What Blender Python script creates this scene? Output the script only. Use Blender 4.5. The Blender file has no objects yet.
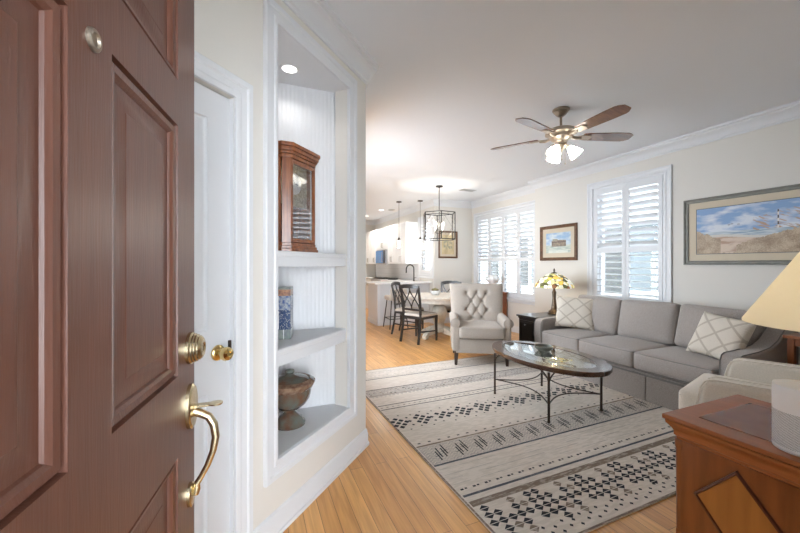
import bpy, bmesh, math, random
from mathutils import Vector, Matrix, noise
PI = math.pi
R = math.radians
random.seed(7)
C = bpy.context.scene.collection
scn = bpy.context.scene

# ------------------------------------------------------------------ camera, world, light, exposure
TH = math.atan(148 / 355)
cam = bpy.data.cameras.new('camera')
cam.sensor_width = 36
cam.lens = 355 / 800 * 36
cam.shift_y = -1.5 / 800
cam.clip_start = 0.05
camo = bpy.data.objects.new('camera', cam)
camo.location = (0, 0, 1.3)
camo.rotation_euler = (PI / 2, 0, -TH)
C.objects.link(camo)
scn.camera = camo

w = bpy.data.worlds.new('world')
scn.world = w
w.use_nodes = True
bg = w.node_tree.nodes['Background']
bg.inputs[0].default_value = (0.87, 0.935, 1.0, 1)
bg.inputs[1].default_value = 12.5

scn.view_settings.view_transform = 'Standard'
scn.view_settings.look = 'None'
scn.view_settings.gamma = 1
scn.view_settings.use_curve_mapping = False
scn.view_settings.exposure = 0.28
scn.cycles.use_denoising = True
scn.cycles.max_bounces = 10
scn.cycles.diffuse_bounces = 5
scn.cycles.transparent_max_bounces = 12
scn.cycles.sample_clamp_indirect = 6
scn.cycles.caustics_reflective = False
scn.cycles.caustics_refractive = False


def area(name, loc, rot, sx, sy, power, col=(1, 1, 1), spread=PI):
    l = bpy.data.lights.new(name, 'AREA')
    l.shape = 'RECTANGLE'
    l.size, l.size_y = sx, sy
    l.energy = power
    l.color = col
    l.spread = spread
    o = bpy.data.objects.new(name, l)
    o.location = loc
    o.rotation_euler = rot
    C.objects.link(o)
    return o


def point(name, loc, power, col, r=0.03):
    l = bpy.data.lights.new(name, 'POINT')
    l.energy = power
    l.color = col
    l.shadow_soft_size = r
    o = bpy.data.objects.new(name, l)
    o.location = loc
    C.objects.link(o)
    return o


# area light standing in for daylight through the open entry door, behind the camera
area('entry_daylight', (0.2, -0.75, 1.35), (R(90), 0, 0), 1.3, 2.2, 3.2, (0.95, 0.98, 1.0))


for nm_, lc_, rt_, sx_, sy_ in (('portal_sofa_window', (4.72, 3.145, 1.58), (0, R(90), 0), 1.6, 0.95),
                                ('portal_dining_window', (4.88, 5.845, 1.52), (0, R(90), 0), 1.72, 1.83),
                                ('portal_added_window', (0.57, 4.3, 1.5), (0, R(-90), 0), 1.8, 2.2),  # for the unseen window added to light the living room
                                ('portal_kitchen_window', (3.90, 7.35, 1.72), (0, R(90), 0), 1.28, 0.64)):
    area(nm_, lc_, rt_, sx_, sy_, 1).data.cycles.is_portal = True

# ------------------------------------------------------------------ materials
MATS = {}


def mat(name, col, rough=0.6, metal=0.0, var=0.0, vscale=8.0, vstretch=(1, 1, 1), bump=0.0, bscale=80.0,
        col2=None, spec=0.5, coat=0.0, emit=None, estr=0.0, trans=0.0, bstretch=None, sheen=0.0):
    m = bpy.data.materials.new(name)
    m.use_nodes = True
    nt = m.node_tree
    b = nt.nodes['Principled BSDF']
    b.inputs['Base Color'].default_value = (*col, 1)
    b.inputs['Roughness'].default_value = rough
    b.inputs['Metallic'].default_value = metal
    b.inputs['Specular IOR Level'].default_value = spec
    b.inputs['Coat Weight'].default_value = coat
    b.inputs['Coat Roughness'].default_value = 0.12
    b.inputs['Sheen Weight'].default_value = sheen
    b.inputs['Transmission Weight'].default_value = trans
    if emit:
        b.inputs['Emission Color'].default_value = (*emit, 1)
        b.inputs['Emission Strength'].default_value = estr
    tc = nt.nodes.new('ShaderNodeTexCoord')
    if var > 0 or col2:
        mp = nt.nodes.new('ShaderNodeMapping')
        mp.inputs['Scale'].default_value = vstretch
        n = nt.nodes.new('ShaderNodeTexNoise')
        n.inputs['Scale'].default_value = vscale
        n.inputs['Detail'].default_value = 5
        cr = nt.nodes.new('ShaderNodeValToRGB')
        c2 = col2 if col2 else tuple(c * (1 - var) for c in col)
        c1 = col if col2 else tuple(min(1, c * (1 + var)) for c in col)
        cr.color_ramp.elements[0].position = 0.35
        cr.color_ramp.elements[1].position = 0.65
        cr.color_ramp.elements[0].color = (*c2, 1)
        cr.color_ramp.elements[1].color = (*c1, 1)
        nt.links.new(tc.outputs['Object'], mp.inputs['Vector'])
        nt.links.new(mp.outputs[0], n.inputs['Vector'])
        nt.links.new(n.outputs['Fac'], cr.inputs['Fac'])
        nt.links.new(cr.outputs[0], b.inputs['Base Color'])
    if bump > 0:
        mp2 = nt.nodes.new('ShaderNodeMapping')
        mp2.inputs['Scale'].default_value = bstretch or (1, 1, 1)
        n2 = nt.nodes.new('ShaderNodeTexNoise')
        n2.inputs['Scale'].default_value = bscale
        n2.inputs['Detail'].default_value = 3
        bp = nt.nodes.new('ShaderNodeBump')
        bp.inputs['Strength'].default_value = bump
        bp.inputs['Distance'].default_value = 0.004
        nt.links.new(tc.outputs['Object'], mp2.inputs['Vector'])
        nt.links.new(mp2.outputs[0], n2.inputs['Vector'])
        nt.links.new(n2.outputs['Fac'], bp.inputs['Height'])
        nt.links.new(bp.outputs[0], b.inputs['Normal'])
    MATS[name] = m
    return m


M_wall = mat('wall_paint', (0.70, 0.672, 0.625), 0.85, bump=0.05, bscale=200)
M_ceil = mat('ceiling_paint', (0.80, 0.825, 0.865), 0.9)
M_white = mat('white_trim_paint', (0.70, 0.71, 0.73), 0.4)
M_whitedoor = mat('white_door_paint', (0.66, 0.67, 0.69), 0.4, bump=0.06, bscale=60, bstretch=(6, 6, 0.6))
M_door = mat('brown_door_paint', (0.105, 0.040, 0.025), 0.33, var=0.10, vscale=12, vstretch=(6, 6, 0.5), bump=0.10,
             bscale=70, bstretch=(4, 4, 0.25), spec=0.4)
M_brass = mat('polished_brass', (0.83, 0.62, 0.28), 0.16, 1.0)
M_agedbrass = mat('aged_brass', (0.62, 0.52, 0.34), 0.26, 1.0, var=0.15, vscale=30)
M_iron = mat('bronze_iron', (0.07, 0.05, 0.04), 0.42, 0.7)
M_black = mat('black_metal', (0.02, 0.018, 0.016), 0.45, 0.3)
M_blackwood = mat('black_painted_wood', (0.016, 0.013, 0.012), 0.28, coat=0.3)
M_espresso = mat('espresso_wood', (0.035, 0.018, 0.012), 0.3, coat=0.2)
M_cherry = mat('cherry_wood', (0.38, 0.125, 0.038), 0.36, col2=(0.29, 0.090, 0.027), vscale=5, vstretch=(5, 0.6, 5),
               coat=0.1)
M_cherryv = mat('cherry_wood_upright_grain', (0.27, 0.080, 0.020), 0.3, col2=(0.19, 0.052, 0.012), vscale=7,
                vstretch=(5, 5, 0.5), coat=0.3)
M_burl = mat('burl_veneer', (0.235, 0.080, 0.032), 0.24, col2=(0.205, 0.066, 0.026), vscale=16, coat=0.1)
M_honey = mat('honey_veneer', (0.42, 0.165, 0.035), 0.28, col2=(0.32, 0.115, 0.024), vscale=6, vstretch=(4, 4, 0.5), coat=0.3)
M_darkcherry = mat('dark_cherry_edge', (0.10, 0.024, 0.010), 0.3, coat=0.3)
M_oak = mat('oak_case', (0.30, 0.10, 0.032), 0.3, col2=(0.15, 0.042, 0.014), vscale=9, vstretch=(6, 6, 0.5), coat=0.25)
M_tablewood = mat('coffee_table_wood', (0.085, 0.040, 0.024), 0.2, col2=(0.05, 0.022, 0.014), vscale=6, vstretch=(5, 0.7, 5),
                  coat=0.4)
M_sofa = mat('grey_linen', (0.335, 0.300, 0.278), 0.95, var=0.16, vscale=160, vstretch=(1, 1, 1), bump=0.4, bscale=260, sheen=0.2)
M_welt = mat('grey_welt', (0.20, 0.19, 0.185), 0.95)
M_beige = mat('beige_linen', (0.40, 0.347, 0.30), 0.95, var=0.07, vscale=120, bump=0.25, bscale=240, sheen=0.2)
M_beige2 = mat('cream_linen', (0.68, 0.62, 0.54), 0.95, var=0.05, vscale=120, bump=0.2, bscale=240, sheen=0.2)
M_creamseat = mat('cream_seat_fabric', (0.55, 0.49, 0.43), 0.9)
M_tabletop = mat('whitewashed_wood', (0.68, 0.63, 0.56), 0.5, var=0.08, vscale=6, vstretch=(1, 6, 1))
M_pedestal = mat('distressed_cream_wood', (0.66, 0.60, 0.50), 0.6, var=0.15, vscale=10)
M_counter = mat('white_quartz', (0.80, 0.80, 0.80), 0.2, var=0.04, vscale=4)
M_cab = mat('white_cabinet_paint', (0.82, 0.83, 0.84), 0.35)
M_greypanel = mat('grey_island_paint', (0.66, 0.67, 0.69), 0.5)
M_steel = mat('stainless_steel', (0.42, 0.43, 0.45), 0.3, 1.0)
M_darkglass = mat('dark_appliance_glass', (0.03, 0.05, 0.09), 0.08)
M_bluerefl = mat('microwave_painted_reflection', (0.08, 0.26, 0.62), 0.1)  # blue reflection painted into the base colour of the glass
M_nickel = mat('nickel_handle', (0.35, 0.33, 0.30), 0.35, 1.0)
M_speaker = mat('white_plastic', (0.88, 0.88, 0.89), 0.45)
M_led = mat('lit_lens', (1, 1, 1), 0.5, emit=(1, 0.97, 0.92), estr=3.0)
M_siding = mat('neighbour_siding', (0.30, 0.31, 0.31), 0.8)
M_shut = mat('neighbour_shutter', (0.055, 0.06, 0.06), 0.8)
M_ground = mat('outdoor_ground', (0.32, 0.33, 0.30), 0.95)
M_page = mat('book_pages', (0.75, 0.73, 0.69), 0.7)
M_glaze = mat('green_brown_glaze', (0.11, 0.13, 0.11), 0.18, col2=(0.12, 0.055, 0.03), vscale=14, vstretch=(1, 1, 0.8), coat=0.5)
M_glazerim = mat('brown_glaze_rim', (0.27, 0.18, 0.12), 0.25, col2=(0.13, 0.06, 0.035), vscale=40, coat=0.4)
M_white_cer = mat('white_ceramic', (0.82, 0.82, 0.82), 0.3)
M_mat = mat('picture_mat', (0.60, 0.52, 0.40), 0.9)
M_matline = mat('picture_mat_fillet', (0.08, 0.10, 0.12), 0.8)
M_matwhite = mat('picture_white_border', (0.8, 0.8, 0.78), 0.9)
M_greyframe = mat('grey_green_frame', (0.16, 0.155, 0.13), 0.4, var=0.1, vscale=20)
M_brownframe = mat('brown_frame', (0.13, 0.060, 0.028), 0.4, var=0.3, vscale=30)
M_pewter = mat('fan_pewter_brass', (0.50, 0.42, 0.34), 0.35, 0.85)
M_pewterdark = mat('fan_motor_metal', (0.30, 0.25, 0.20), 0.4, 0.8)
M_blade = mat('fan_blade_walnut', (0.20, 0.085, 0.04), 0.3, col2=(0.12, 0.045, 0.022), vscale=8, vstretch=(0.6, 6, 6), coat=0.5)
M_bronze = mat('lamp_bronze', (0.12, 0.085, 0.06), 0.4, 0.8, var=0.3, vscale=40)
M_bowl = mat('stoneware_bowl', (0.14, 0.15, 0.13), 0.2, coat=0.4)
M_olive = mat('olive_moss', (0.22, 0.19, 0.08), 0.8, var=0.3, vscale=40)
M_vent = mat('vent_grille', (0.45, 0.45, 0.45), 0.5)


def thin_glass(name, tint=(1, 1, 1), refl=0.10, rough=0.02):
    m = bpy.data.materials.new(name)
    m.use_nodes = True
    nt = m.node_tree
    nt.nodes.clear()
    out = nt.nodes.new('ShaderNodeOutputMaterial')
    tr = nt.nodes.new('ShaderNodeBsdfTransparent')
    tr.inputs[0].default_value = (*tint, 1)
    gl = nt.nodes.new('ShaderNodeBsdfGlossy')
    gl.inputs['Roughness'].default_value = rough
    lw = nt.nodes.new('ShaderNodeLayerWeight')
    lw.inputs[0].default_value = 0.5
    fr = nt.nodes.new('ShaderNodeMath')
    fr.operation = 'POWER'
    fr.inputs[1].default_value = 4.0
    nt.links.new(lw.outputs['Facing'], fr.inputs[0])
    mth = nt.nodes.new('ShaderNodeMath')
    mth.operation = 'ADD'
    mth.inputs[1].default_value = refl
    mx = nt.nodes.new('ShaderNodeMixShader')
    nt.links.new(fr.outputs[0], mth.inputs[0])
    nt.links.new(mth.outputs[0], mx.inputs[0])
    nt.links.new(tr.outputs[0], mx.inputs[1])
    nt.links.new(gl.outputs[0], mx.inputs[2])
    nt.links.new(mx.outputs[0], out.inputs[0])
    return m


M_pane = thin_glass('window_glass', (0.98, 0.99, 1.0), 0.03)
M_tglass = thin_glass('table_glass', (0.80, 0.86, 0.86), 0.16)
M_cglass = thin_glass('clock_glass', (0.9, 0.9, 0.9), 0.10)
M_pglass = thin_glass('pendant_glass', (0.95, 0.95, 0.95), 0.06)


def shade_mat(name, col, trans_col, emit, estr, tfac=0.5):
    m = bpy.data.materials.new(name)
    m.use_nodes = True
    nt = m.node_tree
    nt.nodes.clear()
    out = nt.nodes.new('ShaderNodeOutputMaterial')
    d = nt.nodes.new('ShaderNodeBsdfDiffuse')
    d.inputs[0].default_value = (*col, 1)
    t = nt.nodes.new('ShaderNodeBsdfTranslucent')
    t.inputs[0].default_value = (*trans_col, 1)
    mx = nt.nodes.new('ShaderNodeMixShader')
    mx.inputs[0].default_value = tfac
    e = nt.nodes.new('ShaderNodeEmission')
    e.inputs[0].default_value = (*emit, 1)
    e.inputs[1].default_value = estr
    ad = nt.nodes.new('ShaderNodeAddShader')
    nt.links.new(d.outputs[0], mx.inputs[1])
    nt.links.new(t.outputs[0], mx.inputs[2])
    nt.links.new(mx.outputs[0], ad.inputs[0])
    nt.links.new(e.outputs[0], ad.inputs[1])
    nt.links.new(ad.outputs[0], out.inputs[0])
    return m


M_lampshade = shade_mat('cream_lamp_shade', (0.84, 0.79, 0.66), (0.90, 0.84, 0.68), (1.0, 0.88, 0.66), 0.05, 0.2)
M_fanshade = shade_mat('frosted_glass_shade', (0.9, 0.9, 0.88), (0.95, 0.95, 0.9), (1, 0.97, 0.92), 0.6, 0.75)

# stained glass
M_tiff = bpy.data.materials.new('stained_glass')
M_tiff.use_nodes = True
_nt = M_tiff.node_tree
_b = _nt.nodes['Principled BSDF']
_tc = _nt.nodes.new('ShaderNodeTexCoord')
_v = _nt.nodes.new('ShaderNodeTexVoronoi')
_v.inputs['Scale'].default_value = 17
_r = _nt.nodes.new('ShaderNodeValToRGB')
_r.color_ramp.interpolation = 'CONSTANT'
_e = _r.color_ramp.elements
_e[0].position = 0
_e[0].color = (0.95, 0.90, 0.62, 1)
_e[1].position = 0.85
_e[1].color = (0.10, 0.10, 0.03, 1)
for p_, c_ in ((0.3, (0.90, 0.62, 0.12, 1)), (0.42, (0.95, 0.93, 0.80, 1)), (0.62, (0.35, 0.38, 0.10, 1)), (0.7, (0.92, 0.80, 0.35, 1)),
               (0.8, (0.28, 0.12, 0.05, 1))):
    q_ = _e.new(p_)
    q_.color = c_
_v2 = _nt.nodes.new('ShaderNodeTexVoronoi')
_v2.feature = 'DISTANCE_TO_EDGE'
_v2.inputs['Scale'].default_value = 17
_m = _nt.nodes.new('ShaderNodeMath')
_m.operation = 'GREATER_THAN'
_m.inputs[1].default_value = 0.035
_mx = _nt.nodes.new('ShaderNodeMixRGB')
_mx.inputs[1].default_value = (0.02, 0.015, 0.01, 1)
_sp = _nt.nodes.new('ShaderNodeSeparateColor')
_nt.links.new(_tc.outputs['Object'], _v.inputs['Vector'])
_nt.links.new(_tc.outputs['Object'], _v2.inputs['Vector'])
_nt.links.new(_v.outputs['Color'], _sp.inputs[0])
_nt.links.new(_sp.outputs[0], _r.inputs[0])
_nt.links.new(_v2.outputs['Distance'], _m.inputs[0])
_nt.links.new(_m.outputs[0], _mx.inputs[0])
_nt.links.new(_r.outputs[0], _mx.inputs[2])
_nt.links.new(_mx.outputs[0], _b.inputs['Base Color'])
_nt.links.new(_mx.outputs[0], _b.inputs['Emission Color'])
_b.inputs['Emission Strength'].default_value = 0.45
_b.inputs['Roughness'].default_value = 0.3


def brick_mat(name, c1, c2, mortar, bw, bh, ms, rot, rough, offset=0.5, noise_amt=0.0, coat=0.0, bumpd=0.0):
    m = bpy.data.materials.new(name)
    m.use_nodes = True
    nt = m.node_tree
    b = nt.nodes['Principled BSDF']
    tc = nt.nodes.new('ShaderNodeTexCoord')
    mp = nt.nodes.new('ShaderNodeMapping')
    mp.inputs['Rotation'].default_value = rot
    br = nt.nodes.new('ShaderNodeTexBrick')
    br.offset = offset
    br.inputs['Color1'].default_value = (*c1, 1)
    br.inputs['Color2'].default_value = (*c2, 1)
    br.inputs['Mortar'].default_value = (*mortar, 1)
    br.inputs['Scale'].default_value = 1
    br.inputs['Mortar Size'].default_value = ms
    br.inputs['Brick Width'].default_value = bw
    br.inputs['Row Height'].default_value = bh
    br.inputs['Bias'].default_value = 0
    nt.links.new(tc.outputs['Object'], mp.inputs[0])
    nt.links.new(mp.outputs[0], br.inputs['Vector'])
    last = br.outputs['Color']
    if noise_amt:
        mp2 = nt.nodes.new('ShaderNodeMapping')
        mp2.inputs['Scale'].default_value = (28, 1.6, 1)
        n = nt.nodes.new('ShaderNodeTexNoise')
        n.inputs['Scale'].default_value = 1.6
        n.inputs['Detail'].default_value = 6
        n.inputs['Distortion'].default_value = 0.6
        nt.links.new(tc.outputs['Object'], mp2.inputs[0])
        nt.links.new(mp2.outputs[0], n.inputs['Vector'])
        mx = nt.nodes.new('ShaderNodeMixRGB')
        mx.blend_type = 'MULTIPLY'
        mx.inputs[0].default_value = noise_amt
        cr = nt.nodes.new('ShaderNodeValToRGB')
        cr.color_ramp.elements[0].position = 0.3
        cr.color_ramp.elements[0].color = (0.68, 0.58, 0.48, 1)
        cr.color_ramp.elements[1].position = 0.65
        cr.color_ramp.elements[1].color = (1.1, 1.1, 1.1, 1)
        nt.links.new(n.outputs['Fac'], cr.inputs[0])
        nt.links.new(last, mx.inputs[1])
        nt.links.new(cr.outputs[0], mx.inputs[2])
        last = mx.outputs[0]
    nt.links.new(last, b.inputs['Base Color'])
    b.inputs['Roughness'].default_value = rough
    b.inputs['Coat Weight'].default_value = coat
    b.inputs['Coat Roughness'].default_value = 0.15
    return m


M_floor = brick_mat('oak_strip_floor', (0.80, 0.44, 0.150), (0.62, 0.30, 0.088), (0.22, 0.10, 0.035), 1.1, 0.082, 0.0012,
                    (0, 0, PI / 2), 0.28, 0.37, 0.65, 0.15)
M_tile = brick_mat('white_subway_tile', (0.80, 0.81, 0.82), (0.76, 0.77, 0.79), (0.60, 0.61, 0.62), 0.15, 0.075, 0.003,
                   (PI / 2, 0, PI / 2), 0.15)

# beadboard for the niche back: fine upright grooves
M_bead = bpy.data.materials.new('white_beadboard')
M_bead.use_nodes = True
_nt = M_bead.node_tree
_b = _nt.nodes['Principled BSDF']
_b.inputs['Base Color'].default_value = (0.70, 0.71, 0.73, 1)
_b.inputs['Roughness'].default_value = 0.45
_tc = _nt.nodes.new('ShaderNodeTexCoord')
_wv = _nt.nodes.new('ShaderNodeTexWave')
_wv.bands_direction = 'X'
_wv.inputs['Scale'].default_value = 12
_bp = _nt.nodes.new('ShaderNodeBump')
_bp.inputs['Strength'].default_value = 0.35
_bp.inputs['Distance'].default_value = 0.004
_nt.links.new(_tc.outputs['Object'], _wv.inputs[0])
_nt.links.new(_wv.outputs['Fac'], _bp.inputs['Height'])
_nt.links.new(_bp.outputs[0], _b.inputs['Normal'])


def lattice_mat(name, base, line, scale, axis=('X', 'Z')):
    m = bpy.data.materials.new(name)
    m.use_nodes = True
    nt = m.node_tree
    b = nt.nodes['Principled BSDF']
    b.inputs['Roughness'].default_value = 0.95
    tc = nt.nodes.new('ShaderNodeTexCoord')
    sp = nt.nodes.new('ShaderNodeSeparateXYZ')
    nt.links.new(tc.outputs['Object'], sp.inputs[0])
    outs = []
    for sgn in (1, -1):
        a = nt.nodes.new('ShaderNodeMath')
        a.operation = 'MULTIPLY'
        a.inputs[1].default_value = sgn * 0.92
        nt.links.new(sp.outputs[axis[0]], a.inputs[0])
        s = nt.nodes.new('ShaderNodeMath')
        s.operation = 'ADD'
        nt.links.new(a.outputs[0], s.inputs[0])
        nt.links.new(sp.outputs[axis[1]], s.inputs[1])
        k = nt.nodes.new('ShaderNodeMath')
        k.operation = 'MULTIPLY'
        k.inputs[1].default_value = scale
        nt.links.new(s.outputs[0], k.inputs[0])
        fr = nt.nodes.new('ShaderNodeMath')
        fr.operation = 'FRACT'
        nt.links.new(k.outputs[0], fr.inputs[0])
        lt = nt.nodes.new('ShaderNodeMath')
        lt.operation = 'LESS_THAN'
        lt.inputs[1].default_value = 0.13
        nt.links.new(fr.outputs[0], lt.inputs[0])
        outs.append(lt)
    mxm = nt.nodes.new('ShaderNodeMath')
    mxm.operation = 'MAXIMUM'
    nt.links.new(outs[0].outputs[0], mxm.inputs[0])
    nt.links.new(outs[1].outputs[0], mxm.inputs[1])
    mx = nt.nodes.new('ShaderNodeMixRGB')
    mx.inputs[1].default_value = (*base, 1)
    mx.inputs[2].default_value = (*line, 1)
    nt.links.new(mxm.outputs[0], mx.inputs[0])
    nt.links.new(mx.outputs[0], b.inputs['Base Color'])
    n = nt.nodes.new('ShaderNodeTexNoise')
    n.inputs['Scale'].default_value = 90
    bp = nt.nodes.new('ShaderNodeBump')
    bp.inputs['Strength'].default_value = 0.5
    bp.inputs['Distance'].default_value = 0.01
    nt.links.new(tc.outputs['Object'], n.inputs['Vector'])
    nt.links.new(n.outputs['Fac'], bp.inputs['Height'])
    nt.links.new(bp.outputs[0], b.inputs['Normal'])
    return m


M_pillow = lattice_mat('cream_lattice_fabric', (0.68, 0.62, 0.54), (0.50, 0.44, 0.365), 5.6)


# perforated lower half of the speaker
M_perf = bpy.data.materials.new('perforated_white')
M_perf.use_nodes = True
_nt = M_perf.node_tree
_b = _nt.nodes['Principled BSDF']
_tc = _nt.nodes.new('ShaderNodeTexCoord')
_mp = _nt.nodes.new('ShaderNodeMapping')
_sx = _nt.nodes.new('ShaderNodeSeparateXYZ')
_at = _nt.nodes.new('ShaderNodeMath'); _at.operation = 'ARCTAN2'
_nt.links.new(_tc.outputs['Object'], _sx.inputs[0])
_nt.links.new(_sx.outputs['Y'], _at.inputs[0])
_nt.links.new(_sx.outputs['X'], _at.inputs[1])
_ml = _nt.nodes.new('ShaderNodeMath'); _ml.operation = 'MULTIPLY'; _ml.inputs[1].default_value = 14
_nt.links.new(_at.outputs[0], _ml.inputs[0])
_mz = _nt.nodes.new('ShaderNodeMath'); _mz.operation = 'MULTIPLY'; _mz.inputs[1].default_value = 230
_nt.links.new(_sx.outputs['Z'], _mz.inputs[0])
_cb = []
for sg in ('ADD', 'SUBTRACT'):
    a_ = _nt.nodes.new('ShaderNodeMath'); a_.operation = sg
    _nt.links.new(_ml.outputs[0], a_.inputs[0]); _nt.links.new(_mz.outputs[0], a_.inputs[1])
    f_ = _nt.nodes.new('ShaderNodeMath'); f_.operation = 'FRACT'
    _nt.links.new(a_.outputs[0], f_.inputs[0])
    g_ = _nt.nodes.new('ShaderNodeMath'); g_.operation = 'GREATER_THAN'; g_.inputs[1].default_value = 0.45
    _nt.links.new(f_.outputs[0], g_.inputs[0])
    _cb.append(g_)
_mm = _nt.nodes.new('ShaderNodeMath'); _mm.operation = 'MULTIPLY'
_nt.links.new(_cb[0].outputs[0], _mm.inputs[0]); _nt.links.new(_cb[1].outputs[0], _mm.inputs[1])
_mx = _nt.nodes.new('ShaderNodeMixRGB')
_mx.inputs[1].default_value = (0.78, 0.79, 0.80, 1)
_mx.inputs[2].default_value = (0.16, 0.16, 0.17, 1)
_nt.links.new(_mm.outputs[0], _mx.inputs[0])
_nt.links.new(_mx.outputs[0], _b.inputs['Base Color'])
_b.inputs['Roughness'].default_value = 0.5

M_paint = bpy.data.materials.new('painted_picture')
M_paint.use_nodes = True
_nt = M_paint.node_tree
_at = _nt.nodes.new('ShaderNodeAttribute')
_at.attribute_name = 'Col'
_nt.links.new(_at.outputs['Color'], _nt.nodes['Principled BSDF'].inputs['Base Color'])
_nt.nodes['Principled BSDF'].inputs['Roughness'].default_value = 0.55


# ------------------------------------------------------------------ mesh helpers
class MB:
    def __init__(s):
        s.bm = bmesh.new()
        s.M = Matrix.Identity(4)
        s.mi = 0

    def v(s, p):
        return s.bm.verts.new(s.M @ Vector(p))

    def face(s, vs):
        try:
            f = s.bm.faces.new(vs)
            f.material_index = s.mi
            return f
        except ValueError:
            return None

    def box(s, x0, x1, y0, y1, z0, z1):
        P = [s.v((x, y, z)) for z in (z0, z1) for y in (y0, y1) for x in (x0, x1)]
        for q in ((0, 2, 3, 1), (4, 5, 7, 6), (0, 1, 5, 4), (2, 6, 7, 3), (0, 4, 6, 2), (1, 3, 7, 5)):
            s.face([P[i] for i in q])
        return s

    def loops(s, rings, closed=True, cap0=True, cap1=True):
        prev = None
        vr = []
        for r in rings:
            vr.append([s.v(p) for p in r])
        n = len(vr[0])
        for a, b in zip(vr, vr[1:]):
            for i in range(n if closed else n - 1):
                j = (i + 1) % n
                s.face([a[i], a[j], b[j], b[i]])
        if cap0:
            s.face(vr[0][::-1])
        if cap1:
            s.face(vr[-1])
        return vr

    def lathe(s, prof, c=(0, 0, 0), seg=24, sx=1, sy=1, flute=None):
        rings = []
        for r, z in prof:
            rings.append([(c[0] + sx * r * math.cos(2 * PI * i / seg), c[1] + sy * r * math.sin(2 * PI * i / seg), c[2] + z)
                          for i in range(seg)])
        s.loops(rings, True, prof[0][0] > 1e-4, prof[-1][0] > 1e-4)
        return s

    def tube(s, pts, r, seg=8, r1=None, cap=True):
        pts = [Vector(p) for p in pts]
        n = len(pts)
        rings = []
        t0 = (pts[1] - pts[0]).normalized()
        up = Vector((0, 0, 1)) if abs(t0.z) < 0.9 else Vector((1, 0, 0))
        side = t0.cross(up).normalized()
        for i, p in enumerate(pts):
            t = (pts[min(i + 1, n - 1)] - pts[max(i - 1, 0)]).normalized()
            side = (side - t * side.dot(t)).normalized()
            u = side.cross(t)
            rr = r if r1 is None else r + (r1 - r) * i / (n - 1)
            if isinstance(r, (list, tuple)):
                rr = r[i]
            rings.append([p + side * rr * math.cos(2 * PI * k / seg) + u * rr * math.sin(2 * PI * k / seg) for k in range(seg)])
        s.loops(rings, True, cap, cap)
        return s

    def bar(s, p0, p1, w, h, up=(0, 0, 1), w1=None, h1=None):
        p0, p1 = Vector(p0), Vector(p1)
        t = (p1 - p0).normalized()
        up = Vector(up)
        sd = t.cross(up).normalized()
        u = sd.cross(t).normalized()
        w1 = w if w1 is None else w1
        h1 = h if h1 is None else h1
        rings = []
        for p, a, b in ((p0, w, h), (p1, w1, h1)):
            rings.append([p + sd * (a / 2 * i) + u * (b / 2 * j) for i, j in ((-1, -1), (1, -1), (1, 1), (-1, 1))])
        s.loops(rings)
        return s

    def barpath(s, pts, w, h, up):
        pts = [Vector(p) for p in pts]
        up = Vector(up)
        rings = []
        n = len(pts)
        for i, p in enumerate(pts):
            t = (pts[min(i + 1, n - 1)] - pts[max(i - 1, 0)]).normalized()
            sd = t.cross(up).normalized()
            rings.append([p + sd * (w / 2 * a) + up * (h / 2 * b) for a, b in ((-1, -1), (1, -1), (1, 1), (-1, 1))])
        s.loops(rings)
        return s

    def prism(s, poly, axis, a0, a1):
        """poly of 2-d points extruded along axis ('x','y','z') from a0 to a1"""
        def m(p, a):
            if axis == 'x':
                return (a, p[0], p[1])
            if axis == 'y':
                return (p[0], a, p[1])
            return (p[0], p[1], a)
        s.loops([[m(p, a0) for p in poly], [m(p, a1) for p in poly]])
        return s

    def cushion(s, c, h, r, bz=0.0, bx=0.0, by=0.0, n=9):
        """rounded, bulging box. c centre, h half sizes"""
        t = [-1 + 2 * i / n for i in range(n + 1)]
        t = sorted(set(t + [-0.97, 0.97, -0.9, 0.9]))
        hh = Vector(h)
        cache = {}

        def pt(p):
            key = tuple(round(a, 5) for a in p)
            if key in cache:
                return cache[key]
            q = Vector((p[0] * hh[0], p[1] * hh[1], p[2] * hh[2]))
            inn = Vector([max(-(hh[i] - r), min(hh[i] - r, q[i])) for i in range(3)])
            d = q - inn
            if d.length > 1e-9:
                q = inn + d.normalized() * r
            q.z += p[2] * bz * (1 - p[0] ** 2) * (1 - p[1] ** 2)
            q.x += p[0] * bx * (1 - p[1] ** 2) * (1 - p[2] ** 2)
            q.y += p[1] * by * (1 - p[0] ** 2) * (1 - p[2] ** 2)
            v = s.v(Vector(c) + q)
            cache[key] = v
            return v
        for ax in range(3):
            for sg in (-1, 1):
                for i in range(len(t) - 1):
                    for j in range(len(t) - 1):
                        def mk(a, b):
                            p = [0, 0, 0]
                            p[ax] = sg
                            p[(ax + 1) % 3] = a
                            p[(ax + 2) % 3] = b
                            return pt(p)
                        q = [mk(t[i], t[j]), mk(t[i + 1], t[j]), mk(t[i + 1], t[j + 1]), mk(t[i], t[j + 1])]
                        s.face(q if sg > 0 else q[::-1])
        return s

    def mframe(s, x0, x1, z0, z1, prof, open_bottom=False, y=0.0, bottom=None):
        """mitred frame in the x-z plane; prof = [(outward offset, y depth)]"""
        rings = []
        for off, d in prof:
            if open_bottom:
                zb = z0 if bottom is None else bottom
                rings.append([(x0 - off, y + d, zb), (x0 - off, y + d, z1 + off), (x1 + off, y + d, z1 + off), (x1 + off, y + d, zb)])
            else:
                rings.append([(x0 - off, y + d, z0 - off), (x0 - off, y + d, z1 + off), (x1 + off, y + d, z1 + off), (x1 + off, y + d, z0 - off)])
        vr = [[s.v(p) for p in r] for r in rings]
        n = len(vr)
        for k in range(n):
            a, b = vr[k], vr[(k + 1) % n]
            for i in range(3 if open_bottom else 4):
                j = (i + 1) % 4
                s.face([a[i], b[i], b[j], a[j]])
        if open_bottom:
            s.face([r[0] for r in vr])
            s.face([r[3] for r in vr][::-1])
        return s

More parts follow.
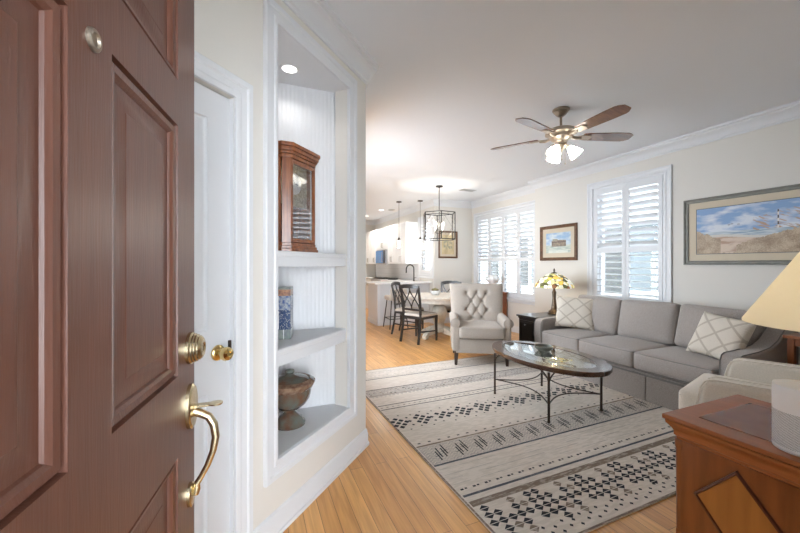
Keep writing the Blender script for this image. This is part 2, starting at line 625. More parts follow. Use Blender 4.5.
    def rpanel(s, x0, x1, z0, z1, prof, y=0.0):
        """stepped panel: prof=[(inset,depth)]"""
        vr = []
        for ins, d in prof:
            vr.append([s.v(p) for p in ((x0 + ins, y + d, z0 + ins), (x1 - ins, y + d, z0 + ins), (x1 - ins, y + d, z1 - ins), (x0 + ins, y + d, z1 - ins))])
        for a, b in zip(vr, vr[1:]):
            for i in range(4):
                j = (i + 1) % 4
                s.face([a[i], a[j], b[j], b[i]])
        s.face(vr[-1])
        return s

    def sweep(s, path, prof, closed=False):
        """profile (n toward the left of the path, z) swept along a plan polyline with mitres"""
        P = [Vector((p[0], p[1])) for p in path]
        n = len(P)
        rings = []
        for i in range(n):
            if closed or 0 < i < n - 1:
                d0 = (P[i] - P[i - 1]).normalized()
                d1 = (P[(i + 1) % n] - P[i]).normalized()
                n0 = Vector((-d0.y, d0.x))
                n1 = Vector((-d1.y, d1.x))
                m = (n0 + n1)
                m = m / max(0.2, m.dot(n0))
            elif i == 0:
                d1 = (P[1] - P[0]).normalized()
                m = Vector((-d1.y, d1.x))
            else:
                d0 = (P[i] - P[i - 1]).normalized()
                m = Vector((-d0.y, d0.x))
            rings.append([(P[i].x + m.x * a, P[i].y + m.y * a, z) for a, z in prof])
        if closed:
            rings.append(rings[0])
        s.loops(rings, True, not closed, not closed)
        return s

    def build(s, name, mats, parent=None, smooth=40, bevel=0.0, bseg=2, doubles=False):
        if doubles:
            bmesh.ops.remove_doubles(s.bm, verts=s.bm.verts, dist=1e-5)
        bmesh.ops.recalc_face_normals(s.bm, faces=s.bm.faces)
        me = bpy.data.meshes.new(name)
        s.bm.to_mesh(me)
        s.bm.free()
        if not isinstance(mats, (list, tuple)):
            mats = [mats]
        for m in mats:
            me.materials.append(m)
        o = bpy.data.objects.new(name, me)
        C.objects.link(o)
        if parent:
            o.parent = parent
        if smooth:
            me.polygons.foreach_set('use_smooth', [True] * len(me.polygons))
            me.set_sharp_from_angle(angle=R(smooth))
        if bevel:
            b = o.modifiers.new('bevel', 'BEVEL')
            b.width = bevel
            b.segments = bseg
            b.limit_method = 'ANGLE'
            b.angle_limit = R(40)
            b.harden_normals = True
        return o


def tag(o, label=None, cat=None, group=None, kind=None):
    if label:
        o['label'] = label
    if cat:
        o['category'] = cat
    if group:
        o['group'] = group
    if kind:
        o['kind'] = kind
    return o


def empty(name, loc, rz=0.0, label=None, cat=None, group=None, kind=None):
    o = bpy.data.objects.new(name, None)
    o.location = loc
    o.rotation_euler = (0, 0, rz)
    o.empty_display_size = 0.1
    C.objects.link(o)
    return tag(o, label, cat, group, kind)


def struct(o):
    o['kind'] = 'structure'
    return o


def copy_tree(o, parent=None):
    c = o.copy()
    C.objects.link(c)
    if parent:
        c.parent = parent
    for ch in list(o.children):
        copy_tree(ch, c)
    return c


# ------------------------------------------------------------------ the shell
CH = 2.74
AX, AY = 0.76, 2.467
POLY = [(-0.69, 0.12), (4.5, 0.12), (4.5, 4.75), (4.7, 4.75), (4.7, 6.95), (3.72, 6.95), (3.72, 11.0), (0.76, 11.0), (AX, AY), (-0.69, 1.017)]
b = MB()
b.box(-0.85, 4.9, -0.05, 11.2, -0.05, 0.0)
struct(b.build('floor', M_floor, smooth=0))
b = MB()  # unseen covered porch added behind the camera to dim the entry
b.box(-2.6, 5.2, -4.0, -0.06, -0.06, -0.02)
struct(b.build('ground_added_porch', mat('added_porch_concrete', (0.45, 0.44, 0.42), 0.9), smooth=0))
b = MB()
b.box(-2.6, 5.2, -4.0, -0.06, 2.45, 2.55)  # roof added out of view to hold back sky light
struct(b.build('roof_added_light_block', M_ceil, smooth=0))
for nm_, xx_ in (('wall_added_light_block_left', -1.3), ('wall_added_light_block_right', 1.9)):
    b = MB()
    b.box(xx_ - 0.1, xx_, -3.6, -0.06, -0.02, 2.45)  # unseen side walls added to keep more sky light out
    struct(b.build(nm_, mat('light_block_siding', (0.5, 0.5, 0.48), 0.9) if 'light_block_siding' not in MATS else MATS['light_block_siding'], smooth=0))
b = MB()
b.box(-0.85, 4.9, -0.05, 11.2, CH, CH + 0.1)
struct(b.build('ceiling', M_ceil, smooth=0))


def wall(name, p0, p1, holes=(), t=0.16, z1=CH, material=M_wall):
    """wall whose room face runs p0->p1 with the room on the left; thickness goes to the right"""
    p0, p1 = Vector(p0), Vector(p1)
    L = (p1 - p0).length
    a = math.atan2(p1.y - p0.y, p1.x - p0.x)
    b = MB()
    xs = sorted({0, L} | {h[0] for h in holes} | {h[1] for h in holes})
    for x0, x1 in zip(xs, xs[1:]):
        hs = [h for h in holes if h[0] <= x0 + 1e-6 and h[1] >= x1 - 1e-6]
        if not hs:
            b.box(x0, x1, -t, 0, 0, z1)
        else:
            h = hs[0]
            if h[2] > 0:
                b.box(x0, x1, -t, 0, 0, h[2])
            b.box(x0, x1, -t, 0, h[3], z1)
    o = b.build(name, material, smooth=0)
    o.location = (p0.x, p0.y, 0)
    o.rotation_euler = (0, 0, a)
    return struct(o)


WZ0, WZ1 = 0.66, 2.38
DY0, DY1 = 4.93, 6.76   # dining pair
wall('wall_front', POLY[0], POLY[1], [(0.44, 1.47, 0, 2.1)], t=0.17)
wall('wall_right', (4.5, 0.12), (4.5, 4.75), [(2.67 - 0.12, 3.62 - 0.12, 0.78, 2.38)], t=0.20)
wall('wall_dining_right', (4.7, 4.75), (4.7, 6.95), [(DY0 - 4.75, DY1 - 4.75, WZ0, WZ1)])
wall('wall_dining_back', (4.7, 6.95), (3.722, 6.95), t=0.05)
wall('wall_kitchen_right', (3.72, 6.965), (3.72, 11.0), [(0.105, 0.705, 1.08, 2.36)])
wall('wall_kitchen_back', (3.72, 11.0), (0.76, 11.0))
wall('wall_left', (0.76, 11.0), (AX, AY), [(5.6, 7.8, 0.6, 2.4)])
wall('wall_entry_left', (-0.69, 1.017), (-0.69, 0.12))
# diagonal wall: s runs from the corner A toward the entry
LD = 2.05
SQ = math.sqrt(0.5)
NS0, NS1, NZ0, NZ1 = 0.245, 0.922, 0.362, 2.465
CS0, CS1 = 1.172, 1.93
wall('wall_diagonal', (AX, AY), (-0.69, 1.017), [(NS0, NS1, NZ0, NZ1), (CS0, CS1, 0, 2.0)], t=0.10)

CROWN = [(0, -0.135), (0.010, -0.135), (0.012, -0.118), (0.020, -0.112), (0.028, -0.085), (0.048, -0.055), (0.068, -0.042), (0.072, -0.028), (0.088, -0.022), (0.092, -0.001), (0, -0.001)]
CROWN = [(a, z + CH) for a, z in CROWN]
b = MB()
b.sweep(POLY, CROWN, closed=True)
struct(b.build('trim_1', M_white, smooth=30))
BASE = [(0.0, 0.0), (0.024, 0.0), (0.024, 0.018), (0.016, 0.022), (0.016, 0.085), (0.011, 0.095), (0.010, 0.108), (0.004, 0.115), (0, 0.118)]


def baseboard(name, path):
    b = MB()
    b.sweep(path, BASE)
    struct(b.build(name, M_white, smooth=30))


def dpt(s_, n_=0.0):
    """point on the diagonal wall: s from corner A, n into the room"""
    return (AX - SQ * s_ + SQ * n_, AY - SQ * s_ - SQ * n_)


baseboard('baseboard_left', [(0.76, 10.9), (AX, AY), dpt(1.075)])
baseboard('baseboard_right', [(4.5, 0.12), (4.5, 4.75), (4.7, 4.75), (4.7, 6.95), (3.72, 6.95), (3.72, 7.15)])
baseboard('baseboard_front', [(0.87, 0.12), (4.5, 0.12)])

DIAG = math.atan2(-SQ, -SQ)   # local x = direction of s, local y = into the room


def diag_empty(name, s_=0.0, **k):
    p = dpt(s_)
    return empty(name, (p[0], p[1], 0), DIAG, **k)


# local frame check: rotating (0,1) by DIAG gives (SQ,-SQ): into the room
CASING = [(0.0, 0.0), (0.0, 0.012), (0.008, 0.016), (0.022, 0.016), (0.028, 0.011), (0.055, 0.013), (0.062, 0.020), (0.082, 0.022), (0.086, 0.018), (0.086, 0.0)]
b = MB()
b.mframe(NS0, NS1, NZ0, NZ1, CASING)
o = struct(b.build('trim_2', M_white, smooth=30))
o.location = (AX, AY, 0)
o.rotation_euler = (0, 0, DIAG)
b = MB()
b.mframe(CS0, CS1, 0, 2.0, CASING, open_bottom=True)
o = struct(b.build('trim_3', M_white, smooth=30))
o.location = (AX, AY, 0)
o.rotation_euler = (0, 0, DIAG)

# niche shell (beadboard back, side walls, floor and ceiling)
NR, NBR, NBL, NL = dpt(NS0, -0.06), (0.53, 2.385), (0.0, 2.385), (0.0, 1.93)
NLo = dpt(NS1, -0.06)
b = MB()


def vquad(p, q, z0, z1, b):
    b.face([b.v((p[0], p[1], z0)), b.v((q[0], q[1], z0)), b.v((q[0], q[1], z1)), b.v((p[0], p[1], z1))])


PN = [dpt(NS0 + 0.002, 0.0), NBR, NBL, NL, dpt(NS1 - 0.002, 0.0)]
PO = [dpt(NS0 - 0.03, -0.09), (0.555, 2.41), (-0.025, 2.41), (-0.025, 1.92), dpt(NS1 + 0.03, -0.09)]
for (p, q), (p2, q2) in zip(zip(PN, PN[1:]), zip(PO, PO[1:])):
    vquad(p, q, NZ0 - 0.03, NZ1 + 0.02, b)
    vquad(p2, q2, NZ0 - 0.03, NZ1 + 0.02, b)
o = struct(b.build('wall_niche', M_bead, smooth=0))
b = MB()
b.prism(PN, 'z', NZ0 - 0.03, NZ0 + 0.002)
struct(b.build('trim_4', M_white, smooth=0))
b = MB()
b.prism([PN[0]] + PO[1:4] + [PN[-1]], 'z', NZ1 - 0.002, NZ1 + 0.03)
struct(b.build('trim_5', M_white, smooth=0))
for k, (z0, z1, nm) in enumerate(((1.292, 1.372, 'upper'), (0.797, 0.880, 'lower'))):
    e = empty('niche_shelf', (AX, AY, 0), 0, 'white fixed shelf in the wall niche, the one the ' + ('wooden clock' if k == 0 else 'patterned tile vase') + ' stands on', 'shelf', 'shelves of the wall niche')
    b = MB()
    b.M = Matrix.Translation((-AX, -AY, 0))
    SP = [dpt(NS0 + 0.002, -0.02), (0.528, 2.383), (0.002, 2.383), (0.002, 1.932), dpt(NS1 - 0.002, -0.02)]
    b.prism(SP, 'z', z1 - 0.022, z1)
    b.build('shelf_board', M_white, e, smooth=0)
    b = MB()
    b.M = Matrix.Rotation(DIAG, 4, 'Z')
    b.prism([(-0.014, z1 - 0.024), (-0.014, z1 - 0.004), (-0.018, z1 - 0.001), (-0.035, z1 - 0.001), (-0.035, z0), (-0.018, z0), (-0.018, z1 - 0.03)], 'x', NS0 + 0.003, NS1 - 0.003)
    b.build('nosing', M_white, e, smooth=30)


# recessed lights
def downlight(name, x, y, z, r, label, group, power, col=(1, 0.95, 0.88)):
    e = empty(name, (x, y, z), 0, label, 'ceiling light', group)
    b = MB()
    b.lathe([(r * 0.82, -0.001), (r * 0.82, -0.006), (r, -0.006), (r + 0.006, -0.001)], seg=32)
    b.build('trim_ring', M_white, e)
    b = MB()
    b.lathe([(r * 0.81, -0.002), (r * 0.81, -0.004), (0.0001, -0.004)], seg=32)
    b.build('lens', M_led, e)
    l = bpy.data.lights.new(name + '_glow', 'SPOT')
    l.energy = power
    l.color = col
    l.spot_size = R(150)
    l.spot_blend = 0.6
    l.shadow_soft_size = r * 0.8
    lo = bpy.data.objects.new('bulb', l)
    C.objects.link(lo)
    lo.parent = e
    lo.location = (0, 0, -0.02)
    return e


downlight('recessed_light', 0.205, 2.19, NZ1 - 0.002, 0.052, 'round recessed light lit in the ceiling of the wall niche above the clock', None, 2.4, (1, 0.96, 0.92))
downlight('recessed_light', 3.12, 8.75, CH, 0.085, 'lit round kitchen ceiling light, nearer of the two', 'kitchen recessed lights', 90)
downlight('recessed_light', 3.10, 10.0, CH, 0.085, 'lit round kitchen ceiling light, farther one beside the wall edge', 'kitchen recessed lights', 90)

# ------------------------------------------------------------------ entry door (open, exterior face toward the room)
da = R(7.8)
dphi = math.atan2(-math.cos(da), -math.sin(da))
DR = empty('door_1', (-0.12, 0.916, 0), dphi, 'reddish brown six panel entry door standing open with brass handle set', 'door', kind='structure')
DW = 0.79
PANX = [(0.105, 0.351), (0.439, 0.685)]
PANZ = [(0.20, 0.921), (1.081, 1.574), (1.662, 1.95)]
b = MB()
T = 0.045
zs = [0.01] + [z for p in PANZ for z in p] + [2.05]
for x0, x1 in ((0, 0.105), (0.351, 0.439), (0.685, DW)):
    b.box(x0, x1, -T, 0, 0.01, 2.05)
for z0, z1 in ((0.01, 0.20), (0.921, 1.081), (1.574, 1.662), (1.95, 2.05)):
    for x0, x1 in PANX:
        b.box(x0, x1, -T, 0, z0, z1)
b.build('frame', M_door, DR, smooth=0)
PROF = [(0, 0), (0.0015, -0.008), (0.005, -0.008), (0.008, -0.002), (0.016, -0.004), (0.021, -0.008), (0.023, -0.0115), (0.029, -0.012), (0.054, -0.0085), (0.056, -0.0075)]
for x0, x1 in PANX:
    for z0, z1 in PANZ:
        b = MB()
        b.rpanel(x0, x1, z0, z1, PROF)
        b.rpanel(x0, x1, z0, z1, [(0, -T), (0.02, -T + 0.012), (0.05, -T + 0.004)])
        b.build('panel', M_door, DR, smooth=20)
# peephole
b = MB()
b.M = Matrix.Translation((0.395, 0, 1.565)) @ Matrix.Rotation(-PI / 2, 4, 'X')
b.lathe([(0.0135, 0), (0.0135, 0.003), (0.0115, 0.005), (0.0085, 0.005), (0.0075, 0.002), (0.0001, 0.002)], seg=28)
b.build('peephole', M_pewterdark, DR)
# deadbolt
b = MB()
b.M = Matrix.Translation((0.034, 0, 1.121)) @ Matrix.Rotation(-PI / 2, 4, 'X')
b.lathe([(0.034, 0), (0.034, 0.006), (0.031, 0.009), (0.031, 0.012), (0.029, 0.014), (0.029, 0.017), (0.026, 0.0195), (0.026, 0.022), (0.022, 0.026), (0.018, 0.028), (0.012, 0.028), (0.010, 0.026), (0.0001, 0.026)], seg=36)
db = b.build('deadbolt', M_agedbrass, DR, smooth=25)
tag(db, label='round stepped brass deadbolt')
# handle set
b = MB()
b.M = Matrix.Translation((0.036, 0, 0.996)) @ Matrix.Rotation(-PI / 2, 4, 'X')
b.lathe([(0.030, 0), (0.030, 0.007), (0.027, 0.010), (0.0001, 0.012)], seg=36, sy=1.6)
hs = b.build('handle_set', M_agedbrass, DR, smooth=25)
tag(hs, label='aged brass handle set with thumb latch')
hpts = [(0.036, 0.008, 0.985), (0.036, 0.022, 0.979), (0.036, 0.038, 0.970), (0.036, 0.048, 0.952), (0.036, 0.052, 0.925), (0.036, 0.047, 0.895), (0.036, 0.036, 0.865), (0.036, 0.024, 0.842), (0.036, 0.015, 0.828), (0.036, 0.014, 0.815), (0.036, 0.012, 0.805)]
b = MB()
b.tube(hpts, [0.010, 0.009, 0.0085, 0.0085, 0.008, 0.007, 0.0062, 0.006, 0.0065, 0.008, 0.007], seg=14)
b.build('grip', M_agedbrass, hs, smooth=60)
b = MB()
b.M = Matrix.Translation((0.036, 0.012, 0.995))
b.prism([(0, -0.003), (0.030, 0.0), (0.048, 0.001), (0.048, 0.004), (0.030, 0.004), (0, 0.003)], 'x', -0.008, 0.008)
b.lathe([(0.0001, 0.0), (0.014, 0.001), (0.0145, 0.004), (0.0001, 0.006)], (0, 0.040, 0), 20)
b.build('thumb_latch', M_agedbrass, hs, smooth=40)
b = MB()
b.M = Matrix.Translation((0.036, 0, 0.806)) @ Matrix.Rotation(-PI / 2, 4, 'X')
b.lathe([(0.019, 0), (0.019, 0.006), (0.016, 0.008), (0.0001, 0.009)], seg=30, sy=1.35)
b.build('foot_plate', M_agedbrass, hs, smooth=25)

# ------------------------------------------------------------------ closet door
CDo = empty('door_2', (AX, AY, 0), DIAG, 'white panelled closet door with brass knob', 'door', kind='structure')
b = MB()
c0, c1 = CS0 + 0.004, CS1 - 0.004
PX = [(c0 + 0.105, c0 + 0.325), (c0 + 0.43, c0 + 0.65)]
PZ = [(0.20, 0.79), (1.04, 1.88)]
yb = -0.022
for x0, x1 in ((c0, PX[0][0]), (PX[0][1], PX[1][0]), (PX[1][1], c1)):
    b.box(x0, x1, yb - 0.035, yb, 0.01, 1.995)
for z0, z1 in ((0.01, 0.2), (0.79, 1.04), (1.88, 1.995)):
    for x0, x1 in PX:
        b.box(x0, x1, yb - 0.035, yb, z0, z1)
b.build('frame', M_whitedoor, CDo, smooth=0)
for x0, x1 in PX:
    for z0, z1 in PZ:
        b = MB()
        b.rpanel(x0, x1, z0, z1, [(0, 0), (0.006, -0.009), (0.012, -0.010), (0.035, -0.003), (0.036, -0.003)], y=yb)
        b.build('panel', M_whitedoor, CDo, smooth=20)
b = MB()
b.box(CS0 + 0.0005, c0 - 0.001, -0.09, -0.002, 0, 1.995)
b.box(CS0, CS1, -0.09, -0.062, 0, 2.0)
b.build('jamb', M_white, CDo, smooth=0)
b = MB()
b.M = Matrix.Translation((CS0 + 0.062, yb, 0.945)) @ Matrix.Rotation(-PI / 2, 4, 'X')
b.lathe([(0.032, 0), (0.032, 0.004), (0.029, 0.008), (0.018, 0.011), (0.012, 0.014), (0.011, 0.028), (0.016, 0.033), (0.026, 0.040), (0.028, 0.050), (0.024, 0.060), (0.012, 0.064), (0.009, 0.060), (0.0001, 0.060)], seg=32)
tag(b.build('knob', M_brass, CDo), label='polished brass closet knob')
b = MB()
b.box(CS0 + 0.001, CS0 + 0.012, -0.024, -0.012, 0.92, 0.985)
tag(b.build('strike_plate', M_iron, CDo, smooth=0), label='dark metal latch plate')


# ------------------------------------------------------------------ windows and shutters
def window(name, mtx, x0, x1, z0, z1, t, label, mull=(), casing=True, casmin=None, sill=False):
    """window in a wall frame: local x along the wall, y into the room"""
    e = empty(name, (0, 0, 0), 0, label, 'window', kind='structure')
    e.matrix_world = mtx
    b = MB()
    for a0, a1, c0_, c1_ in ((x0, x0 + 0.02, z0, z1), (x1 - 0.02, x1, z0, z1), (x0, x1, z0, z0 + 0.02), (x0, x1, z1 - 0.02, z1)):
        b.box(a0, a1, -t, 0, c0_, c1_)
    b.build('jamb', M_white, e, smooth=0)
    segs = [x0 + 0.02] + list(mull) + [x1 - 0.02]
    for s0, s1 in zip(segs, segs[1:]):
        zm = (z0 + z1) / 2 - 0.03
        for k, (a, c_) in enumerate(((z0 + 0.02, zm + 0.02), (zm - 0.02, z1 - 0.02))):
            yy = -t + 0.045 + (0.03 if k == 0 else 0.0)
            b = MB()
            b.mframe(s0 + 0.045, s1 - 0.045, a + 0.045, c_ - 0.045, [(0, 0), (0, 0.028), (0.045, 0.028), (0.045, 0)], y=yy)
            sf = b.build('sash', M_white, e, smooth=0)
            b = MB()
            b.box(s0 + 0.04, s1 - 0.04, yy + 0.010, yy + 0.014, a + 0.04, c_ - 0.04)
            b.build('pane', M_pane, sf, smooth=0)
    if casing:
        b = MB()
        b.mframe(x0, x1, z0, z1, CASING[:-1] + [(0.086, 0)], y=0.0005)
        b.build('casing', M_white, e, smooth=30)
    if sill:
        b = MB()
        b.box(x0 - 0.1, x1 + 0.1, 0.0005, 0.06, z0 - 0.03, z0)
        b.build('sill', M_white, e, smooth=0)
    return e


def shutter(mtx, x0, x1, z0, z1, zmid, label, group, tilt_hi=38, tilt_lo=12, st=0.048, rod=True):
    e = empty('plantation_shutter', (0, 0, 0), 0, label, 'shutter', group)
    e.matrix_world = mtx @ Matrix.Translation((x0, 0, z0))
    W, H_ = x1 - x0, z1 - z0
    b = MB()
    zr = zmid - z0
    for a0, a1 in ((0, st), (W - st, W)):
        b.box(a0, a1, -0.028, 0, 0, H_)
    for r0, r1 in ((0, 0.085), (zr - 0.035, zr + 0.035), (H_ - 0.075, H_)):
        b.box(st, W - st, -0.028, 0, r0, r1)
    b.build('frame', M_white, e, bevel=0.002, bseg=1, smooth=0)
    for (a, c_, tl) in ((0.085, zr - 0.035, tilt_lo), (zr + 0.035, H_ - 0.075, tilt_hi)):
        n = max(1, round((c_ - a) / 0.080))
        pitch = (c_ - a) / n
        b = MB()
        for i in range(n):
            zc = a + pitch * (i + 0.5)
            b.M = Matrix.Translation((0, -0.014, zc)) @ Matrix.Rotation(R(tl), 4, 'X')
            b.prism([(-0.042, 0), (-0.02, 0.005), (0.02, 0.005), (0.042, 0), (0.02, -0.005), (-0.02, -0.005)], 'x', st + 0.002, W - st - 0.002)
        b.build('louvers', M_white, e, smooth=30)
    return e


def wall_mtx(p, ang):
    return Matrix.Translation((p[0], p[1], 0)) @ Matrix.Rotation(ang, 4, 'Z')


MR = wall_mtx((4.5, 0), PI / 2)      # local x = +Y, local y = -X (into the room)
window('window_1', MR, 2.67, 3.62, 0.78, 2.38, 0.18, 'white cased window behind the grey sofa')
shutter(MR @ Matrix.Translation((0, 0.004, 0)), 2.692, 3.144, 0.80, 2.36, 1.50, 'white louvered shutter behind the sofa, right leaf nearest the beach picture', 'shutters behind the sofa')
shutter(MR @ Matrix.Translation((0, 0.004, 0)), 3.146, 3.598, 0.80, 2.36, 1.50, 'white louvered shutter behind the sofa, left leaf nearest the small picture', 'shutters behind the sofa')
MDn = wall_mtx((4.7, 0), PI / 2)
window('window_2', MDn, DY0, DY1, WZ0, WZ1, 0.15, 'wide white dining window with four shutters', mull=(5.85,), sill=True)
wd = (DY1 - DY0 - 0.044) / 4
for k in range(4):
    lab = ['white louvered dining shutter, rightmost of the four beside the framed boat house print',
           'white louvered dining shutter, second of the four from the right',
           'white louvered dining shutter, third of the four from the right',
           'white louvered dining shutter, leftmost of the four beside the room corner'][k]
    shutter(MDn @ Matrix.Translation((0, 0.004, 0)), DY0 + 0.022 + k * wd, DY0 + 0.020 + (k + 1) * wd, WZ0 + 0.02, WZ1 - 0.02, 1.41, lab, 'dining window shutters')
MK = wall_mtx((3.72, 0), PI / 2)
window('window_3', MK, 7.07, 7.67, 1.08, 2.36, 0.15, 'white kitchen window over the sink')
shutter(MK @ Matrix.Translation((0, 0.004, 0)), 7.092, 7.648, 1.10, 2.34, 1.72, 'white louvered shutter over the kitchen sink beside the cabinets', None)

ML = wall_mtx((0.76, 11.0), -PI / 2)  # unseen window added so daylight reaches the sofa side
window('window_added_light', ML, 5.6, 7.8, 0.6, 2.4, 0.15, 'wide unseen window added opposite the sofa to bring daylight in', mull=(6.7,))

# entry door frame
b = MB()
b.mframe(0.44 + 0.02, 1.47 - 0.02, 0, 2.08, [(0, 0), (0, -0.17), (0.02, -0.17), (0.02, 0)], open_bottom=True)
o = struct(b.build('trim_6', M_white, smooth=0))
o.location = (-0.69, 0.12, 0)
b = MB()
b.mframe(0.44, 1.47, 0, 2.1, CASING, open_bottom=True, y=0.0005)
o = struct(b.build('trim_7', M_white, smooth=30))
o.location = (-0.69, 0.12, 0)

# ------------------------------------------------------------------ outdoors: seen between louvers, and unseen ground added for the light
b = MB()
b.box(5.2, 14, -4, 16, -0.35, -0.3)
struct(b.build('ground', M_ground, smooth=0))
b = MB()
b.box(-14, 0.45, 2.7, 16, -0.35, -0.3)  # unseen ground added to soften the glare thrown up at the ceiling
struct(b.build('ground_added_shield', mat('added_shield_pale', (0.66, 0.68, 0.70), 0.9), smooth=0))
NH = empty('neighbour_house', (8.2, 6, -0.3), 0, 'pale neighbouring house with grey shutters seen through the louvers', 'house')
b = MB()
b.box(0, 0.3, -8, 10, 0, 6)
b.build('wall', M_siding, NH, smooth=0)
for yy in (-4.3, -1.2, 1.9, 5.0):
    for zz in (1.0, 3.9):
        b = MB()
        b.mframe(0, 0.9, 0, 1.5, [(0, 0), (0, 0.05), (0.08, 0.05), (0.08, 0)])
        wn = b.build('window_frame', M_white, NH, smooth=0)
        wn.location = (-0.001, yy, zz)
        wn.rotation_euler = (0, 0, PI / 2)
        b = MB()
        b.box(0, 0.9, 0, 0.01, 0, 1.5)
        b.build('pane', mat('neighbour_glass', (0.10, 0.12, 0.13), 0.1) if 'neighbour_glass' not in MATS else MATS['neighbour_glass'], wn, smooth=0)
        for sx in (-0.55, 0.98):
            b = MB()
            b.box(sx, sx + 0.45, 0, 0.04, -0.05, 1.55)
            for k in range(14):
                b.box(sx + 0.05, sx + 0.40, 0.04, 0.05, 0.02 + k * 0.108, 0.08 + k * 0.108)
            b.build('shutter', M_shut, wn, smooth=0)

# ------------------------------------------------------------------ rug
rug_cols = {}


def rugmat(name, col, patch=None, thr=0.5, scale=60):
    m = bpy.data.materials.new(name)
    m.use_nodes = True
    nt = m.node_tree
    bb = nt.nodes['Principled BSDF']
    bb.inputs['Roughness'].default_value = 1.0
    bb.inputs['Specular IOR Level'].default_value = 0.1
    tc = nt.nodes.new('ShaderNodeTexCoord')
    mp = nt.nodes.new('ShaderNodeMapping')
    mp.inputs['Scale'].default_value = (0.35, 1.6, 1)
    n = nt.nodes.new('ShaderNodeTexNoise')
    n.inputs['Scale'].default_value = scale
    n.inputs['Detail'].default_value = 4
    cr = nt.nodes.new('ShaderNodeValToRGB')
    cr.color_ramp.elements[0].position = thr - 0.06
    cr.color_ramp.elements[1].position = thr + 0.06
    cr.color_ramp.elements[0].color = (*col, 1)
    cr.color_ramp.elements[1].color = (*(patch or tuple(c * 1.12 for c in col)), 1)
    nt.links.new(tc.outputs['Object'], mp.inputs[0])
    nt.links.new(mp.outputs[0], n.inputs['Vector'])
    nt.links.new(n.outputs['Fac'], cr.inputs[0])
    nt.links.new(cr.outputs[0], bb.inputs['Base Color'])
    return m


RB = rugmat('rug_cream', (0.66, 0.595, 0.525), (0.74, 0.67, 0.60), 0.5, 40)
RD = rugmat('rug_charcoal', (0.045, 0.048, 0.055), (0.42, 0.38, 0.34), 0.72, 70)
RT = rugmat('rug_taupe', (0.24, 0.19, 0.15), (0.42, 0.37, 0.32), 0.56, 60)
RG = rugmat('rug_slate', (0.10, 0.11, 0.125), (0.20, 0.20, 0.21), 0.6, 60)
RGs = rugmat('rug_soft_grey', (0.46, 0.42, 0.385), (0.56, 0.51, 0.465), 0.5, 60)
rug = MB()
RW, RL = 2.46, 2.93
RY0 = 1.23
rug.box(0, RW, 0, RL, 0, 0.008)


def rq(x0, x1, y0, y1, mi, z=0.0086):
    rug.mi = mi
    rug.face([rug.v((x0, y0, z)), rug.v((x1, y0, z)), rug.v((x1, y1, z)), rug.v((x0, y1, z))])


def rp(pts, mi, z=0.0088):
    rug.mi = mi
    rug.face([rug.v((x, y, z)) for x, y in pts])


def Y(y):
    return y - RY0


# binding
for q in ((0, 0.012, 0, RL), (RW - 0.012, RW, 0, RL), (0, RW, 0, 0.012), (0, RW, RL - 0.012, RL)):
    rq(*q, 2)
# section from far (left of the picture) to near
y_ = Y(3.80)
rq(0.02, RW - 0.02, y_, y_ + 0.014, 1)
rq(0.02, RW - 0.02, y_ + 0.05, y_ + 0.056, 2)
rq(0.02, RW - 0.02, Y(4.05), Y(4.056), 2)
x = 0.03
while x < RW - 0.05:
    rq(x, x + 0.015, Y(4.0), Y(4.012), 4)
    rq(x + 0.01, x + 0.03, Y(3.90), Y(3.912), 4)
    x += 0.05
rq(0.02, RW - 0.02, Y(3.295), Y(3.475), 4)
rq(0.02, RW - 0.02, Y(3.475), Y(3.487), 1)
rq(0.02, RW - 0.02, Y(3.31), Y(3.318), 2, 0.0088)
x = 0.03
while x < RW - 0.06:
    rp([(x, Y(3.295)), (x + 0.02, Y(3.26)), (x + 0.04, Y(3.295))], 4)
    for k in range(3):
        if random.random() < 0.75:
            yy = Y(3.33) + 0.045 * k + random.uniform(0, 0.012)
            rq(x + random.uniform(0, 0.02), x + 0.028, yy, yy + 0.014, random.choice((1, 2, 4)), 0.009)
        yy = Y(3.34) + random.uniform(0, 0.12)
        rq(x + 0.008, x + 0.02, yy, yy + 0.01, 0, 0.0091)
    x += 0.044
# double line with ticks
for y0 in (3.055, 2.965):
    rq(0.02, RW - 0.02, Y(y0), Y(y0) + 0.011, 1)
x = 0.03
while x < RW - 0.04:
    rq(x, x + 0.022, Y(3.008), Y(3.018), 2)
    x += 0.055


def diamond(cx, cy, w_, h_, mi=1, split=True):
    if split:
        g = 0.08
        rp([(cx - w_, cy + h_ * g), (cx + w_, cy + h_ * g), (cx, cy + h_)], mi)
        rp([(cx - w_, cy - h_ * g), (cx, cy - h_), (cx + w_, cy - h_ * g)], mi)
    else:
        rp([(cx - w_, cy), (cx, cy - h_), (cx + w_, cy), (cx, cy + h_)], mi)


# small diamond band  y 2.53..2.82
x = 0.06
k = 0
while x < RW - 0.08:
    cyc = Y(2.675)
    for i, j in ((0, 0), (1, 1), (-1, 1), (1, -1), (-1, -1), (0, 2), (0, -2), (2, 0)):
        if k % 3 == 2 and abs(j) > 1:
            continue
        diamond(x + i * 0.036, cyc + j * 0.038, 0.026, 0.026, 1, False)
    if k % 1 == 0:
        diamond(x + 0.10, cyc, 0.02, 0.02, 1, False)
        diamond(x + 0.10, cyc + 0.07, 0.014, 0.014, 1, False)
        diamond(x + 0.10, cyc - 0.07, 0.014, 0.014, 1, False)
        diamond(x + 0.05, cyc + 0.135, 0.010, 0.010, 1, False)
        diamond(x + 0.05, cyc - 0.135, 0.010, 0.010, 1, False)
        diamond(x - 0.05, cyc + 0.11, 0.010, 0.010, 1, False)
        diamond(x - 0.05, cyc - 0.11, 0.010, 0.010, 1, False)
    x += 0.205
    k += 1
